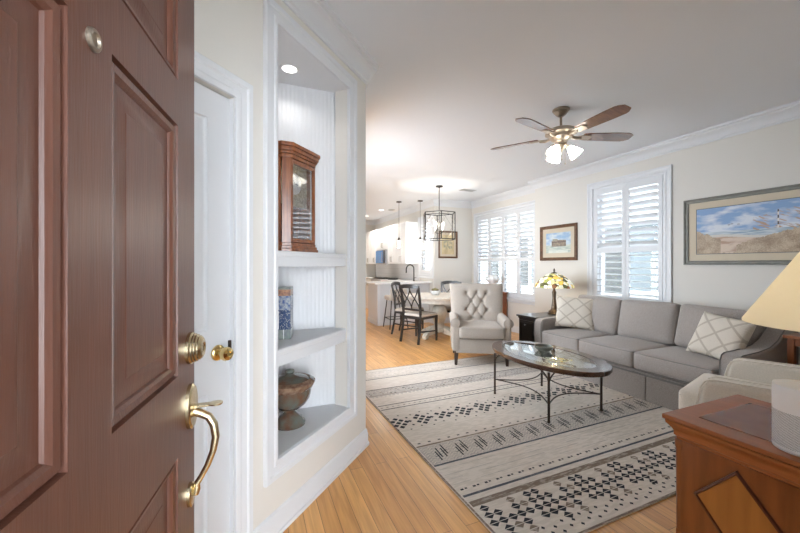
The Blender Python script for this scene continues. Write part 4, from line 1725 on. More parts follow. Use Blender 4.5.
b = MB()
for w_, d_, c_, z0, z1 in ((0.165, 0.088, 0.040, 0.0, 0.018), (0.158, 0.082, 0.038, 0.018, 0.034), (0.150, 0.076, 0.036, 0.034, 0.050)):
    b.prism(octo(w_, d_, c_), 'z', z0, z1)
b.build('base', M_oak, CK, bevel=0.003, smooth=20)
b = MB()
for w_, d_, c_, z0, z1 in ((0.150, 0.076, 0.036, 0.515, 0.535), (0.158, 0.084, 0.039, 0.535, 0.550), (0.166, 0.092, 0.042, 0.550, 0.572), (0.174, 0.100, 0.045, 0.572, 0.592)):
    b.prism(octo(w_, d_, c_), 'z', z0, z1)
b.build('crown', M_oak, CK, bevel=0.003, smooth=20)
b = MB()
W_ = 0.142
b.box(-W_, W_, -0.07, -0.06, 0.05, 0.515)
for sg in (-1, 1):
    x0, x1 = sorted((sg * W_, sg * (W_ - 0.01)))
    b.box(x0, x1, -0.07, 0.02, 0.05, 0.515)
    # chamfer column
    b.bar((sg * 0.126, 0.050, 0.05), (sg * 0.126, 0.050, 0.515), 0.046, 0.012, up=(sg * SQ, SQ, 0))
b.build('case', M_oak, CK, smooth=0)
b = MB()
b.mframe(-0.092, 0.092, 0.075, 0.490, [(0, 0.064), (0, 0.070), (0.010, 0.074), (0.020, 0.074), (0.024, 0.060), (0.01, 0.060)])
dd = b.build('door', M_oak, CK, smooth=20)
b = MB()
b.box(-0.094, 0.094, 0.066, 0.068, 0.073, 0.492)
b.build('glass', M_cglass, dd, smooth=0)
b = MB()
b.box(-0.125, 0.125, 0.0, 0.004, 0.27, 0.51)
tag(b.build('dial_plate', mat('clock_dial_plate', (0.55, 0.49, 0.36), 0.35, 0.3, var=0.3, vscale=60), CK, smooth=0), label='mottled cream and gold dial plate')
b = MB()
b.box(-0.10, 0.10, -0.058, -0.054, 0.052, 0.30)
b.tube([(0, -0.02, 0.30), (0, -0.02, 0.13)], 0.003, 6)
b.build('pendulum', M_darkcherry, CK)
# dark lower interior column
b = MB()
b.box(-0.03, -0.005, -0.04, -0.02, 0.052, 0.13)
b.build('weight', M_darkcherry, CK, smooth=0)
b = MB()
b.M = Matrix.Translation((0.0, 0.006, 0.40)) @ Matrix.Rotation(-PI / 2, 4, 'X')
b.lathe([(0.062, 0), (0.062, 0.003), (0.0001, 0.004)], seg=36)
dl = b.build('dial', M_white_cer, CK)
b = MB()
b.bar((0, 0.012, 0.40), (0.025, 0.012, 0.425), 0.004, 0.001, up=(0, 1, 0))
b.bar((0, 0.012, 0.40), (-0.035, 0.012, 0.395), 0.003, 0.001, up=(0, 1, 0))
b.build('hands', M_black, dl, smooth=0)

# tile vase
M_azul = bpy.data.materials.new('blue_patterned_tile')
M_azul.use_nodes = True
nt = M_azul.node_tree
bb = nt.nodes['Principled BSDF']
bb.inputs['Roughness'].default_value = 0.25
tc = nt.nodes.new('ShaderNodeTexCoord')
v1 = nt.nodes.new('ShaderNodeTexVoronoi')
v1.inputs['Scale'].default_value = 130
cr = nt.nodes.new('ShaderNodeValToRGB')
cr.color_ramp.interpolation = 'CONSTANT'
cr.color_ramp.elements[0].color = (0.30, 0.32, 0.33, 1)
cr.color_ramp.elements[1].position = 0.34
cr.color_ramp.elements[1].color = (0.02, 0.045, 0.12, 1)
nt.links.new(tc.outputs['Object'], v1.inputs['Vector'])
nt.links.new(v1.outputs['Distance'], cr.inputs[0])
nt.links.new(cr.outputs[0], bb.inputs['Base Color'])
M_rust = mat('rust_tile_band', (0.42, 0.20, 0.10), 0.3, col2=(0.12, 0.06, 0.05), vscale=60)
M_greytile = mat('grey_green_tile_band', (0.22, 0.25, 0.22), 0.3, col2=(0.13, 0.15, 0.17), vscale=40)
M_azdark = mat('deep_blue_tile', (0.03, 0.07, 0.22), 0.25, col2=(0.35, 0.38, 0.40), vscale=70)
VS = MB()
hw = 0.066
for z0, z1, mi in ((0, 0.055, 2), (0.055, 0.165, 0), (0.165, 0.245, 3), (0.245, 0.280, 1), (0.280, 0.290, 2)):
    VS.mi = mi
    VS.box(-hw, hw, -hw, hw, z0, z1)
VS.mi = 4
for a in range(4):
    VS.M = Matrix.Rotation(a * PI / 2, 4, 'Z')
    VS.box(-0.0025, 0.0025, -hw - 0.0008, -hw, 0.058, 0.16)
    VS.box(-0.0015, 0.0015, -hw - 0.0008, -hw, 0.165, 0.245)
    for xx in (-0.028, 0.028):
        VS.box(xx - 0.0015, xx + 0.0015, -hw - 0.0008, -hw, 0.0, 0.055)
o = VS.build('tile_vase', [M_azul, M_rust, M_greytile, M_azdark, M_white_cer], smooth=0)
o.location = (0.150, 2.165, 0.881)
o.rotation_euler = (0, 0, R(-12))
tag(o, 'square blue patterned tile vase with rust band on lower niche shelf', 'vase')

# urn
UR = empty('lidded_urn', (0.205, 2.178, NZ0 + 0.0025), 0, 'green and brown glazed footed urn with rim on the niche floor', 'urn')
b = MB()
b.lathe([(0.088, 0), (0.090, 0.012), (0.078, 0.024), (0.070, 0.040), (0.045, 0.060), (0.030, 0.075), (0.034, 0.088), (0.065, 0.100), (0.095, 0.125), (0.115, 0.155), (0.122, 0.185), (0.124, 0.215)], seg=40)
b.build('body', M_glaze, UR)
b = MB()
seg = 80
prof = [(0.122, 0.212), (0.130, 0.216), (0.138, 0.232), (0.146, 0.246), (0.146, 0.254), (0.134, 0.262), (0.118, 0.268), (0.112, 0.262), (0.112, 0.22)]
rings = []
for k, (r_, z_) in enumerate(prof):
    rings.append([((r_ + (0.003 * math.sin(40 * 2 * PI * i / seg) if 1 <= k <= 3 else 0)) * math.cos(2 * PI * i / seg), (r_ + (0.003 * math.sin(40 * 2 * PI * i / seg) if 1 <= k <= 3 else 0)) * math.sin(2 * PI * i / seg), z_) for i in range(seg)])
b.loops(rings, True, False, False)
tag(b.build('rim', M_glazerim, UR, smooth=50), label='fluted tan rim')
b = MB()
b.lathe([(0.110, 0.235), (0.112, 0.262), (0.100, 0.272), (0.065, 0.280), (0.030, 0.288), (0.020, 0.297), (0.028, 0.308), (0.024, 0.320), (0.0001, 0.325)], seg=36)
b.build('lid', M_glaze, UR)

# ------------------------------------------------------------------ chest in the foreground
KX, KY = 1.278, 0.768
CB = empty('wooden_chest', (KX, KY, 0), 0, 'cherry wood chest with diamond panels and burl top under the cream shaded lamp', 'cabinet')
KD, KL = 0.46, 0.642
b = MB()
b.box(0, KD, -KL, 0, 0.785, 0.80)
b.build('top', M_cherry, CB, bevel=0.004)
b = MB()
b.box(0.075, KD - 0.075, -KL + 0.07, -0.07, 0.8, 0.8014)
tag(b.build('top_inlay', M_burl, CB, smooth=0), label='dark burl veneer inlay')
b = MB()
cove = [(0, 0.785), (0.006, 0.785), (0.008, 0.772), (0.020, 0.757), (0.024, 0.748), (0.024, 0.735), (0.030, 0.730), (0.030, 0.722), (0.06, 0.722), (0.06, 0.785)]
path = [(0, -KL), (0, 0), (KD, 0), (KD, -KL)]
P2 = [(-a, z) for a, z in [(-c[0], c[1]) for c in cove]]
b.sweep(path[::-1], [(c[0], c[1]) for c in cove])
b.build('cornice', M_cherry, CB, smooth=25)
b = MB()
b.box(0.032, KD - 0.03, -KL + 0.03, -0.032, 0.10, 0.724)
b.build('carcase', M_cherryv, CB, smooth=0)
# corner posts
for (px, py) in ((0.040, -0.040), (KD - 0.04, -0.040), (0.040, -KL + 0.03)):
    q = MB()
    q.lathe([(0.014, 0.09), (0.014, 0.13), (0.011, 0.14), (0.009, 0.40), (0.011, 0.69), (0.014, 0.70), (0.014, 0.722)], (px - 0.004, py + 0.004, 0), 14)
    q.build('corner_post', M_cherryv, CB)
fx = 0.032
# front frame, doors
Mf = Matrix(((0, -1, 0, fx), (-1, 0, 0, 0), (0, 0, 1, 0), (0, 0, 0, 1)))   # local x -> -Y, local y -> -X(out)
b = MB()
b.M = Mf
b.box(0.03, KL - 0.02, 0, 0.006, 0.705, 0.722)
b.box(0.03, KL - 0.02, 0, 0.006, 0.40, 0.425)
b.box(0.33, 0.345, 0, 0.006, 0.425, 0.705)
b.build('front_frame', M_cherryv, CB, smooth=0)
for (x0, x1) in ((0.032, 0.33), (0.345, 0.612)):
    b = MB()
    b.M = Mf
    b.box(x0, x1, -0.001, 0.0035, 0.425, 0.705)
    b.build('door', M_cherryv, CB, smooth=0)
    dr = CB.children[-1] if False else [o for o in CB.children if o.name.startswith('door')][-1]
    cx, cz, hw_, hh_ = (x0 + x1) / 2 + (0.01 if x0 < 0.1 else 0), 0.574, 0.108, 0.127
    q = MB()
    q.M = Mf
    rings = []
    for sc_, d_ in ((1.0, 0.0035), (0.99, 0.013), (0.93, 0.014), (0.90, 0.009)):
        rings.append([(cx - hw_ * sc_, d_, cz), (cx, d_, cz + hh_ * sc_), (cx + hw_ * sc_, d_, cz), (cx, d_, cz - hh_ * sc_)])
    q.loops(rings, True, False, False)
    dm = q.build('diamond_moulding', M_darkcherry, dr, smooth=0)
    q = MB()
    q.M = Mf
    q.loops([[(cx - hw_ * .9, 0.004, cz), (cx, 0.004, cz + hh_ * .9), (cx + hw_ * .9, 0.004, cz), (cx, 0.004, cz - hh_ * .9)], [(cx - hw_ * .9, 0.009, cz), (cx, 0.009, cz + hh_ * .9), (cx + hw_ * .9, 0.009, cz), (cx, 0.009, cz - hh_ * .9)]])
    q.build('diamond_panel', M_honey, dr, smooth=0)
b = MB()
b.M = Mf
for (x0, x1) in ((0.032, 0.33), (0.345, 0.612)):
    b.box(x0, x1, 0, 0.010, 0.14, 0.395)
b.build('drawer', M_cherryv, CB, bevel=0.003)
b = MB()
b.box(0.01, KD - 0.01, -KL + 0.01, -0.01, 0.0, 0.10)
b.build('plinth', M_cherryv, CB, bevel=0.005)

# smart speaker
SPK = empty('cylindrical_speaker', (1.372, 0.462, 0.8008), 0, 'white cylindrical device with perforated lower half on cherry chest', 'speaker')
rr = 0.062
b = MB()
b.lathe([(rr * 0.98, 0), (rr, 0.003), (rr, 0.012)], seg=48)
b.build('base_ring', M_speaker, SPK)
b = MB()
b.lathe([(rr, 0.105), (rr, 0.170), (rr * 0.985, 0.173), (rr * 0.9, 0.1745), (0.0001, 0.175)], seg=48)
b.build('shell', M_speaker, SPK)
b = MB()
b.lathe([(rr, 0.012), (rr, 0.105)], seg=48)
b.build('grille', M_perf, SPK, smooth=60)

# chest lamp with coolie shade
LP = empty('table_lamp', (1.61, 0.443, 0.8018), 0, 'large cream cone shaded table lamp lit on the cherry chest at the right edge', 'lamp')
b = MB()
b.lathe([(0.065, 0), (0.068, 0.012), (0.040, 0.022), (0.030, 0.04), (0.055, 0.08), (0.068, 0.13), (0.060, 0.18), (0.030, 0.225), (0.018, 0.25), (0.014, 0.30), (0.006, 0.31), (0.006, 0.60), (0.012, 0.605), (0.0001, 0.62)], seg=32)
b.build('base', M_bronze, LP)
b = MB()
b.lathe([(0.235, 0.316), (0.235, 0.322), (0.075, 0.590), (0.073, 0.595)], seg=64)
s_ = b.build('shade', M_lampshade, LP, smooth=60)
m_ = s_.modifiers.new('thick', 'SOLIDIFY')
m_.thickness = 0.002
point('chest_lamp_bulb', (1.61, 0.443, 1.24), 7, (1, 0.93, 0.82), 0.04)

# ------------------------------------------------------------------ cream armchair behind the chest
fang = math.atan2(0.26, 0.966)     # facing +Y turned a little toward -X
A2 = empty('armchair', (0, 0, 0), 0, 'cream sloped arm armchair behind the cherry chest near the sofa end', 'armchair')
p1 = Vector((2.46, 1.215, 0))
A2.location = (p1.x, p1.y, 0.0105)
A2.rotation_euler = (0, 0, R(15))
# local: x across (0 = near arm outer, .82 = far arm outer), +y front
prof2 = [(0.07, 0.20), (0.07, 0.42), (0.066, 0.46), (0.052, 0.52), (0.040, 0.57), (0.022, 0.605), (-0.01, 0.622), (-0.30, 0.632), (-0.55, 0.66), (-0.72, 0.74), (-0.78, 0.78), (-0.80, 0.20)]
for k, x0 in enumerate((0.0, 0.70)):
    b = MB()
    b.prism(prof2, 'x', x0, x0 + 0.10)
    am = b.build('arm', M_beige2, A2, bevel=0.03, bseg=4)
    b = MB()
    for xx in (x0 + 0.006, x0 + 0.094):
        b.tube([(xx, p[0], p[1]) for p in prof2[:11]], 0.004, 6)
    b.build('welt', M_beige2, am)
b = MB()
b.box(0.05, 0.75, -0.75, 0.08, 0.16, 0.33)
b.build('seat_base', M_beige2, A2, bevel=0.02)
b = MB()
b.cushion((0.40, -0.22, 0.415), (0.298, 0.40, 0.085), 0.035, bz=0.02)
sc = b.build('seat_cushion', M_beige2, A2, doubles=True)
b = MB()
b.tube([(0.105, 0.165, 0.465), (0.13, 0.176, 0.468), (0.40, 0.179, 0.470), (0.67, 0.176, 0.468), (0.695, 0.165, 0.465)], 0.004, 6)
b.build('welt', M_beige2, sc)
b = MB()
b.M = Matrix.Translation((0.40, -0.70, 0.62)) @ Matrix.Rotation(R(-10), 4, 'X')
b.cushion((0, 0, 0), (0.36, 0.07, 0.26), 0.05, by=0.02)
b.build('backrest', M_beige2, A2, doubles=True)
for lx in (0.06, 0.74):
    for ly in (0.03, -0.70):
        q = MB()
        q.bar((lx, ly, 0.17), (lx, ly, 0.0 if ly > 0 else -0.0105), 0.045, 0.045, up=(0, 1, 0), w1=0.03, h1=0.03)
        q.build('leg', M_espresso, A2)

# ------------------------------------------------------------------ brown side table at the right end of the sofa
T2 = empty('side_table', (3.93, 0.95, 0), 0, 'brown wooden side table with lower shelf beside the right sofa arm', 'side table')
b = MB()
b.box(0, 0.52, -0.02, 0.50, 0.715, 0.74)
b.build('top', M_cherryv, T2, bevel=0.005)
b = MB()
b.box(0.03, 0.49, 0.01, 0.47, 0.66, 0.715)
b.build('apron', M_cherryv, T2, smooth=0)
b = MB()
b.box(0.02, 0.50, 0.0, 0.48, 0.445, 0.465)
b.build('shelf', M_darkcherry, T2, smooth=0)
for lx in (0.02, 0.46):
    for ly in (0.0, 0.44):
        q = MB()
        q.box(lx, lx + 0.04, ly, ly + 0.04, 0, 0.715)
        q.build('leg', M_cherryv, T2, bevel=0.003)
b = MB()
b.box(-0.10, 0.10, -0.07, 0.07, 0, 0.05)
o = b.build('white_box', M_page, bevel=0.003)
o.location = (4.12, 1.19, 0.4655)
tag(o, 'small off-white box on the lower shelf of the brown side table', 'box')

# ------------------------------------------------------------------ dining table, chairs, chandelier
TX, TY = 3.15, 5.70
DT = empty('dining_table', (TX, TY, 0), R(20), 'round whitewashed dining table on a turned pedestal under the chandelier', 'dining table')
b = MB()
b.lathe([(0.56, 0.695), (0.56, 0.705), (0.575, 0.72), (0.60, 0.725), (0.605, 0.745), (0.60, 0.755), (0.0001, 0.756)], seg=56)
b.lathe([(0.50, 0.64), (0.50, 0.70), (0.48, 0.70), (0.48, 0.64)], seg=48)
b.build('tabletop', M_tabletop, DT, smooth=30)
b = MB()
b.lathe([(0.16, 0.10), (0.16, 0.16), (0.11, 0.19), (0.085, 0.24), (0.12, 0.34), (0.15, 0.44), (0.12, 0.54), (0.075, 0.58), (0.10, 0.62), (0.20, 0.68), (0.22, 0.70)], seg=28)
b.build('pedestal', M_pedestal, DT)
for k in range(4):
    q = MB()
    q.M = Matrix.Rotation(k * PI / 2, 4, 'Z')
    q.prism([(0.10, 0.08), (0.10, 0.19), (0.20, 0.17), (0.32, 0.11), (0.38, 0.09), (0.41, 0.06), (0.41, 0.0), (0.34, 0.0), (0.32, 0.05)], 'y', -0.045, 0.045)
    q.build('foot', M_pedestal, DT, bevel=0.01)

# chair: front is local -y
DC = empty('dining_chair', (0, 0, 0), 0)
for sx in (-1, 1):
    q = MB()
    q.bar((sx * 0.20, -0.205, 0.44), (sx * 0.20, -0.21, 0.0), 0.040, 0.040, up=(0, 1, 0), w1=0.026, h1=0.026)
    q.build('leg', M_blackwood, DC, bevel=0.003)
    q = MB()
    q.barpath([(sx * 0.195, 0.275, 0.0), (sx * 0.19, 0.225, 0.25), (sx * 0.185, 0.205, 0.45), (sx * 0.188, 0.225, 0.70), (sx * 0.195, 0.275, 0.93)], 0.030, 0.036, (1, 0, 0))
    q.build('leg', M_blackwood, DC, bevel=0.003)
b = MB()
b.box(-0.205, 0.205, -0.215, 0.215, 0.395, 0.445)
b.build('seat_frame', M_blackwood, DC, bevel=0.004)
b = MB()
b.cushion((0, -0.01, 0.458), (0.215, 0.215, 0.022), 0.018, bz=0.014)
b.build('seat', M_creamseat, DC, doubles=True)
b = MB()
b.barpath([(-0.205, 0.272, 0.925), (-0.10, 0.292, 0.945), (0, 0.298, 0.95), (0.10, 0.292, 0.945), (0.205, 0.272, 0.925)], 0.065, 0.020, (0, 1, 0))
b.build('top_rail', M_blackwood, DC, bevel=0.003)
b = MB()
b.bar((-0.18, 0.212, 0.555), (0.18, 0.212, 0.555), 0.020, 0.035)
yb_, yt_ = 0.214, 0.275
for s in (-1, 1):
    for off in (-0.082, 0.082):
        pts = []
        for k in range(9):
            t = k / 8
            xx = off + s * 0.085 * math.sin((t - 0.5) * PI) * 1.0
            pts.append((xx, yb_ + (yt_ - yb_) * t ** 1.3, 0.565 + 0.35 * t))
        b.barpath(pts, 0.016, 0.014, (0, 1, 0))
b.build('lattice', M_blackwood, DC, smooth=30)
for sx in (-1, 1):
    q = MB()
    q.bar((sx * 0.196, -0.205, 0.17), (sx * 0.19, 0.232, 0.20), 0.016, 0.022)
    q.build('stretcher', M_blackwood, DC)


def place_chair(x, y, face, label, o=None):
    c = copy_tree(DC) if o is None else o
    c.location = (x, y, 0)
    c.rotation_euler = (0, 0, math.atan2(face[0], -face[1]))
    tag(c, label, 'chair', 'black dining chairs')
    return c


place_chair(2.66, 5.50, (0.90, 0.42), 'black lattice back dining chair nearest the wall opening, its whole back showing', DC)
place_chair(2.76, 6.17, (0.62, -0.60), 'black lattice back dining chair mostly behind the nearest one, by the bar stool')
place_chair(3.57, 6.04, (-0.62, -0.80), 'black lattice back dining chair across the table, against the tufted armchair outline')

# centrepiece
b = MB()
b.lathe([(0.05, 0), (0.075, 0.02), (0.09, 0.06), (0.085, 0.08), (0.08, 0.06), (0.0001, 0.05)], seg=24)
b.mi = 1
for k in range(7):
    a = k * 0.9
    b.lathe([(0.0001, -0.03), (0.022, -0.018), (0.03, 0), (0.022, 0.018), (0.0001, 0.03)], (0.04 * math.cos(a) * (k > 0), 0.04 * math.sin(a) * (k > 0), 0.088 + (0.015 if k == 0 else 0)), 10)
o = b.build('centrepiece_bowl', [M_white_cer, M_olive], smooth=50)
o.location = (3.08, 5.72, 0.7565)
tag(o, 'small bowl with olive filling at the centre of the dining table', 'bowl')

# chandelier: hexagonal cage
CHN = empty('cage_chandelier', (TX, TY, CH), R(8), 'black lantern cage chandelier with candle lights hanging over the dining table', 'chandelier')
b = MB()
b.lathe([(0.065, -0.001), (0.065, -0.018), (0.02, -0.026), (0.008, -0.04)], seg=24)
b.build('canopy', M_black, CHN)
b = MB()
zt, zb = 2.245 - CH, 1.765 - CH
b.tube([(0, 0, -0.03), (0, 0, zt)], 0.007, 8)
b.build('rod', M_black, CHN)
b = MB()
Rr = 0.305
hx = [(Rr * math.cos(k * PI / 3), Rr * math.sin(k * PI / 3)) for k in range(6)]
for k in range(6):
    p, q = hx[k], hx[(k + 1) % 6]
    b.bar((*p, zb), (*p, zt), 0.013, 0.013, up=(1, 0, 0))
    for z_ in (zt, zb):
        b.bar((*p, z_), (*q, z_), 0.013, 0.013)
for k in (0, 2, 4):
    b.bar((*hx[k], zt), (0, 0, zt), 0.010, 0.010)
b.build('cage', M_black, CHN, smooth=0)
b = MB()
for k in range(6):
    p, q = hx[k], hx[(k + 1) % 6]
    m = ((p[0] + q[0]) / 2, (p[1] + q[1]) / 2)
    zm = (zt + zb) / 2
    for pp in (p, q):
        b.tube([(*m, zt), ((m[0] + pp[0]) / 2, (m[1] + pp[1]) / 2, zt - 0.12), (pp[0], pp[1], zm)], 0.003, 6)
        b.tube([(*m, zb), ((m[0] + pp[0]) / 2, (m[1] + pp[1]) / 2, zb + 0.12), (pp[0], pp[1], zm)], 0.003, 6)
b.build('lattice', M_nickel, CHN)
b = MB()
zc = zb + 0.14
b.tube([(0, 0, zt), (0, 0, zc - 0.02)], 0.006, 8)
for k in range(4):
    a = k * PI / 2 + 0.3
    ca_, sa_ = math.cos(a), math.sin(a)
    b.tube([(0, 0, zc - 0.01), (0.04 * ca_, 0.04 * sa_, zc - 0.03), (0.085 * ca_, 0.085 * sa_, zc - 0.01), (0.095 * ca_, 0.095 * sa_, zc + 0.03)], 0.005, 6)
b.build('arms', M_black, CHN)
for k in range(4):
    a = k * PI / 2 + 0.3
    q = MB()
    q.lathe([(0.013, zc + 0.03), (0.013, zc + 0.10)], (0.095 * math.cos(a), 0.095 * math.sin(a), 0), 12)
    cd = q.build('candle_sleeve', M_white_cer, CHN)
    q = MB()
    q.lathe([(0.007, zc + 0.10), (0.016, zc + 0.125), (0.014, zc + 0.15), (0.0001, zc + 0.175)], (0.095 * math.cos(a), 0.095 * math.sin(a), 0), 12)
    q.build('bulb', mat('candle_bulb', (1, 1, 1), 0.4, emit=(1, 0.93, 0.82), estr=12) if 'candle_bulb' not in MATS else MATS['candle_bulb'], cd)
point('chandelier_light', (TX, TY, 2.0), 22, (1, 0.92, 0.8), 0.03)


def pendant(x, y, label):
    e = empty('pendant_light', (x, y, CH), 0, label, 'pendant light', 'peninsula pendants')
    b = MB()
    b.lathe([(0.06, -0.001), (0.06, -0.02), (0.015, -0.028)], seg=20)
    b.build('canopy', M_iron, e)
    b = MB()
    b.tube([(0, 0, -0.02), (0, 0, 1.90 - CH)], 0.004, 6)
    b.lathe([(0.010, 1.93 - CH), (0.024, 1.90 - CH), (0.026, 1.86 - CH)], seg=16)
    b.build('stem', M_iron, e)
    b = MB()
    b.lathe([(0.027, 1.875 - CH), (0.04, 1.85 - CH), (0.05, 1.78 - CH), (0.052, 1.68 - CH)], seg=24)
    b.build('glass_shade', M_pglass, e)
    b = MB()
    b.lathe([(0.012, 1.86 - CH), (0.026, 1.81 - CH), (0.028, 1.78 - CH), (0.015, 1.745 - CH), (0.0001, 1.74 - CH)], seg=16)
    b.build('bulb', MATS['candle_bulb'], e)
    point('pendant_glow', (x, y, 1.71), 6, (1, 0.92, 0.8), 0.03)


pendant(3.08, 7.45, 'small glass pendant over the peninsula, left one clear of the chandelier')
pendant(3.47, 7.15, 'small glass pendant over the peninsula, right one half behind the chandelier')

# ceiling vent and detector
b = MB()
b.box(-0.15, 0.15, -0.08, 0.08, -0.006, -0.001)
for k in range(7):
    b.box(-0.13, 0.13, -0.065 + k * 0.02, -0.058 + k * 0.02, -0.009, -0.006)
o = b.build('ceiling_vent', M_vent, smooth=0)
o.location = (3.83, 5.80, CH)
tag(o, 'small grey ceiling vent beside the dining window wall', 'vent')
b = MB()
b.lathe([(0.09, -0.001), (0.09, -0.012), (0.07, -0.02), (0.0001, -0.02)], seg=28)
o = b.build('ceiling_speaker', M_vent)
o.location = (3.35, 8.6, CH)
tag(o, 'round grey disc on the kitchen ceiling between light and pendant', 'ceiling disc')

# ------------------------------------------------------------------ sideboard behind the armchair
SB = empty('sideboard', (4.42, 6.165, 0), 0, 'low brown wooden sideboard under the dining window behind the tufted armchair', 'sideboard')
b = MB()
b.box(-0.26, 0.24, -0.52, 0.52, 0.74, 0.765)
b.build('top', M_cherryv, SB, bevel=0.004)
b = MB()
b.box(-0.24, 0.23, -0.50, 0.50, 0.08, 0.74)
b.build('body', M_cherryv, SB, smooth=0)
for y0 in (-0.48, 0.005):
    b = MB()
    b.box(-0.25, -0.24, y0, y0 + 0.475, 0.11, 0.72)
    d_ = b.build('door', M_cherryv, SB, bevel=0.003)
    q = MB()
    q.M = Matrix.Translation((-0.25, y0 + (0.43 if y0 < -0.1 else 0.045), 0.45)) @ Matrix.Rotation(-PI / 2, 4, 'Y')
    q.lathe([(0.005, 0), (0.005, 0.01), (0.012, 0.016), (0.0001, 0.024)], seg=12)
    q.build('knob', M_iron, d_)
for lx in (-0.22, 0.18):
    for ly in (-0.48, 0.44):
        q = MB()
        q.box(lx, lx + 0.04, ly, ly + 0.04, 0, 0.08)
        q.build('leg', M_cherryv, SB)
# white ornament
b = MB()
seg = 40
prof = [(0.05, 0), (0.06, 0.02), (0.05, 0.06), (0.04, 0.10), (0.06, 0.16), (0.10, 0.21), (0.135, 0.25), (0.125, 0.28), (0.09, 0.31), (0.05, 0.335), (0.0001, 0.34)]
rings = []
for k, (r_, z_) in enumerate(prof):
    rings.append([(r_ * (1 + (0.14 * math.sin(7 * 2 * PI * i / seg + k * 0.6) if k > 4 else 0)) * math.cos(2 * PI * i / seg), r_ * (1 + (0.14 * math.sin(7 * 2 * PI * i / seg + k * 0.6) if k > 4 else 0)) * math.sin(2 * PI * i / seg), z_) for i in range(seg)])
b.loops(rings, True, True, False)
o = b.build('white_ornament', M_white_cer, smooth=60)
o.location = (4.44, 5.83, 0.7655)
tag(o, 'white ruffled ornament on the sideboard, showing above the tufted armchair', 'ornament')

# ------------------------------------------------------------------ kitchen
KF = 3.40


def shaker(b, x0, x1, z0, z1, y=0.0, t=0.02, rail=0.055):
    b.rpanel(x0, x1, z0, z1, [(0, y), (0, y + t), (rail, y + t), (rail, y + t - 0.008)])


def cab(name, y0, y1, z0, z1, xf, xb, label, doors, group, handles='bottom', drawer=False):
    e = empty(name, (xb, (y0 + y1) / 2, z0), 0, label, 'cabinet', group)
    hw = (y1 - y0) / 2
    b = MB()
    b.box(xf - xb, 0, -hw + 0.001, hw - 0.001, 0, z1 - z0)
    b.build('body', M_cab, e, smooth=0)
    n = doors
    for k in range(n):
        a0 = -hw + 0.003 + k * (2 * hw - 0.003) / n
        a1 = -hw + (k + 1) * (2 * hw - 0.003) / n
        q = MB()
        q.M = Matrix(((0, -1, 0, xf - xb), (1, 0, 0, 0), (0, 0, 1, 0), (0, 0, 0, 1)))
        shaker(q, a0, a1, 0.003, z1 - z0 - 0.003)
        d_ = q.build('door', M_cab, e, smooth=0)
        q = MB()
        hy = a1 - 0.035 if (k % 2 == 0 and n > 1) else a0 + 0.035
        hz = 0.05 if handles == 'bottom' else z1 - z0 - 0.19
        q.M = Matrix.Translation((xf - xb - 0.02, hy, hz))
        q.tube([(0, 0, 0.01), (-0.028, 0, 0.01), (-0.028, 0, 0.13), (0, 0, 0.13)], 0.006, 6)
        q.build('handle', M_nickel, d_)
    return e


ul = ['white upper kitchen cabinet nearest the window, end panel showing', 'white upper kitchen cabinet just right of the microwave',
      'short white upper cabinet directly above the microwave', 'white upper kitchen cabinet just left of the microwave', 'white upper kitchen cabinet farthest away by the wall edge']
uy = [(7.76, 8.38, 1.33, 2), (8.38, 8.99, 1.33, 2), (8.99, 9.80, 1.73, 2), (9.80, 10.40, 1.33, 2), (10.40, 10.99, 1.33, 2)]
for (y0, y1, z0, nd), lb in zip(uy, ul):
    cab('upper_cabinet', y0, y1, z0, 2.34, KF, 3.719, lb, nd, 'upper kitchen cabinets')
ll = ['white lower kitchen cabinet right of the range behind the peninsula', 'white lower kitchen cabinet left of the range', 'white lower kitchen cabinet farthest away by the wall edge']
for (y0, y1), lb in zip(((7.90, 8.98), (9.81, 10.40), (10.40, 10.99)), ll):
    cab('lower_cabinet', y0, y1, 0.0, 0.885, 3.20, 3.719, lb, 2, 'lower kitchen cabinets', 'top')
b = MB()
b.box(3.17, 3.718, 7.89, 8.985, 0.886, 0.92)
o = b.build('countertop', M_counter, bevel=0.004)
tag(o, 'white countertop run between the range and the peninsula', 'countertop')
b = MB()
b.box(3.17, 3.718, 9.805, 10.99, 0.886, 0.92)
o = b.build('countertop', M_counter, bevel=0.004)
tag(o, 'white countertop run beyond the range', 'countertop')
b = MB()
b.box(3.712, 3.7195, 7.70, 10.99, 0.921, 1.33)
struct(b.build('backsplash', M_tile, smooth=0))
# microwave
MW = empty('microwave', (3.715, 9.395, 1.32), 0, 'stainless over-range microwave with a blue reflection coloured into its door between white cabinets', 'microwave')
b = MB()
b.box(-0.39, 0, -0.40, 0.40, 0, 0.40)
b.build('body', M_steel, MW, bevel=0.004)
b = MB()
b.box(-0.402, -0.391, -0.22, 0.38, 0.03, 0.38)
tag(b.build('door', M_bluerefl, MW, smooth=0), label='blue reflecting glass door')
b = MB()
b.box(-0.402, -0.391, -0.385, -0.24, 0.03, 0.38)
b.build('control_panel', M_darkglass, MW, smooth=0)
b = MB()
b.tube([(-0.40, -0.23, 0.06), (-0.43, -0.23, 0.06), (-0.43, -0.23, 0.34), (-0.40, -0.23, 0.34)], 0.008, 6)
b.build('handle', M_nickel, MW)
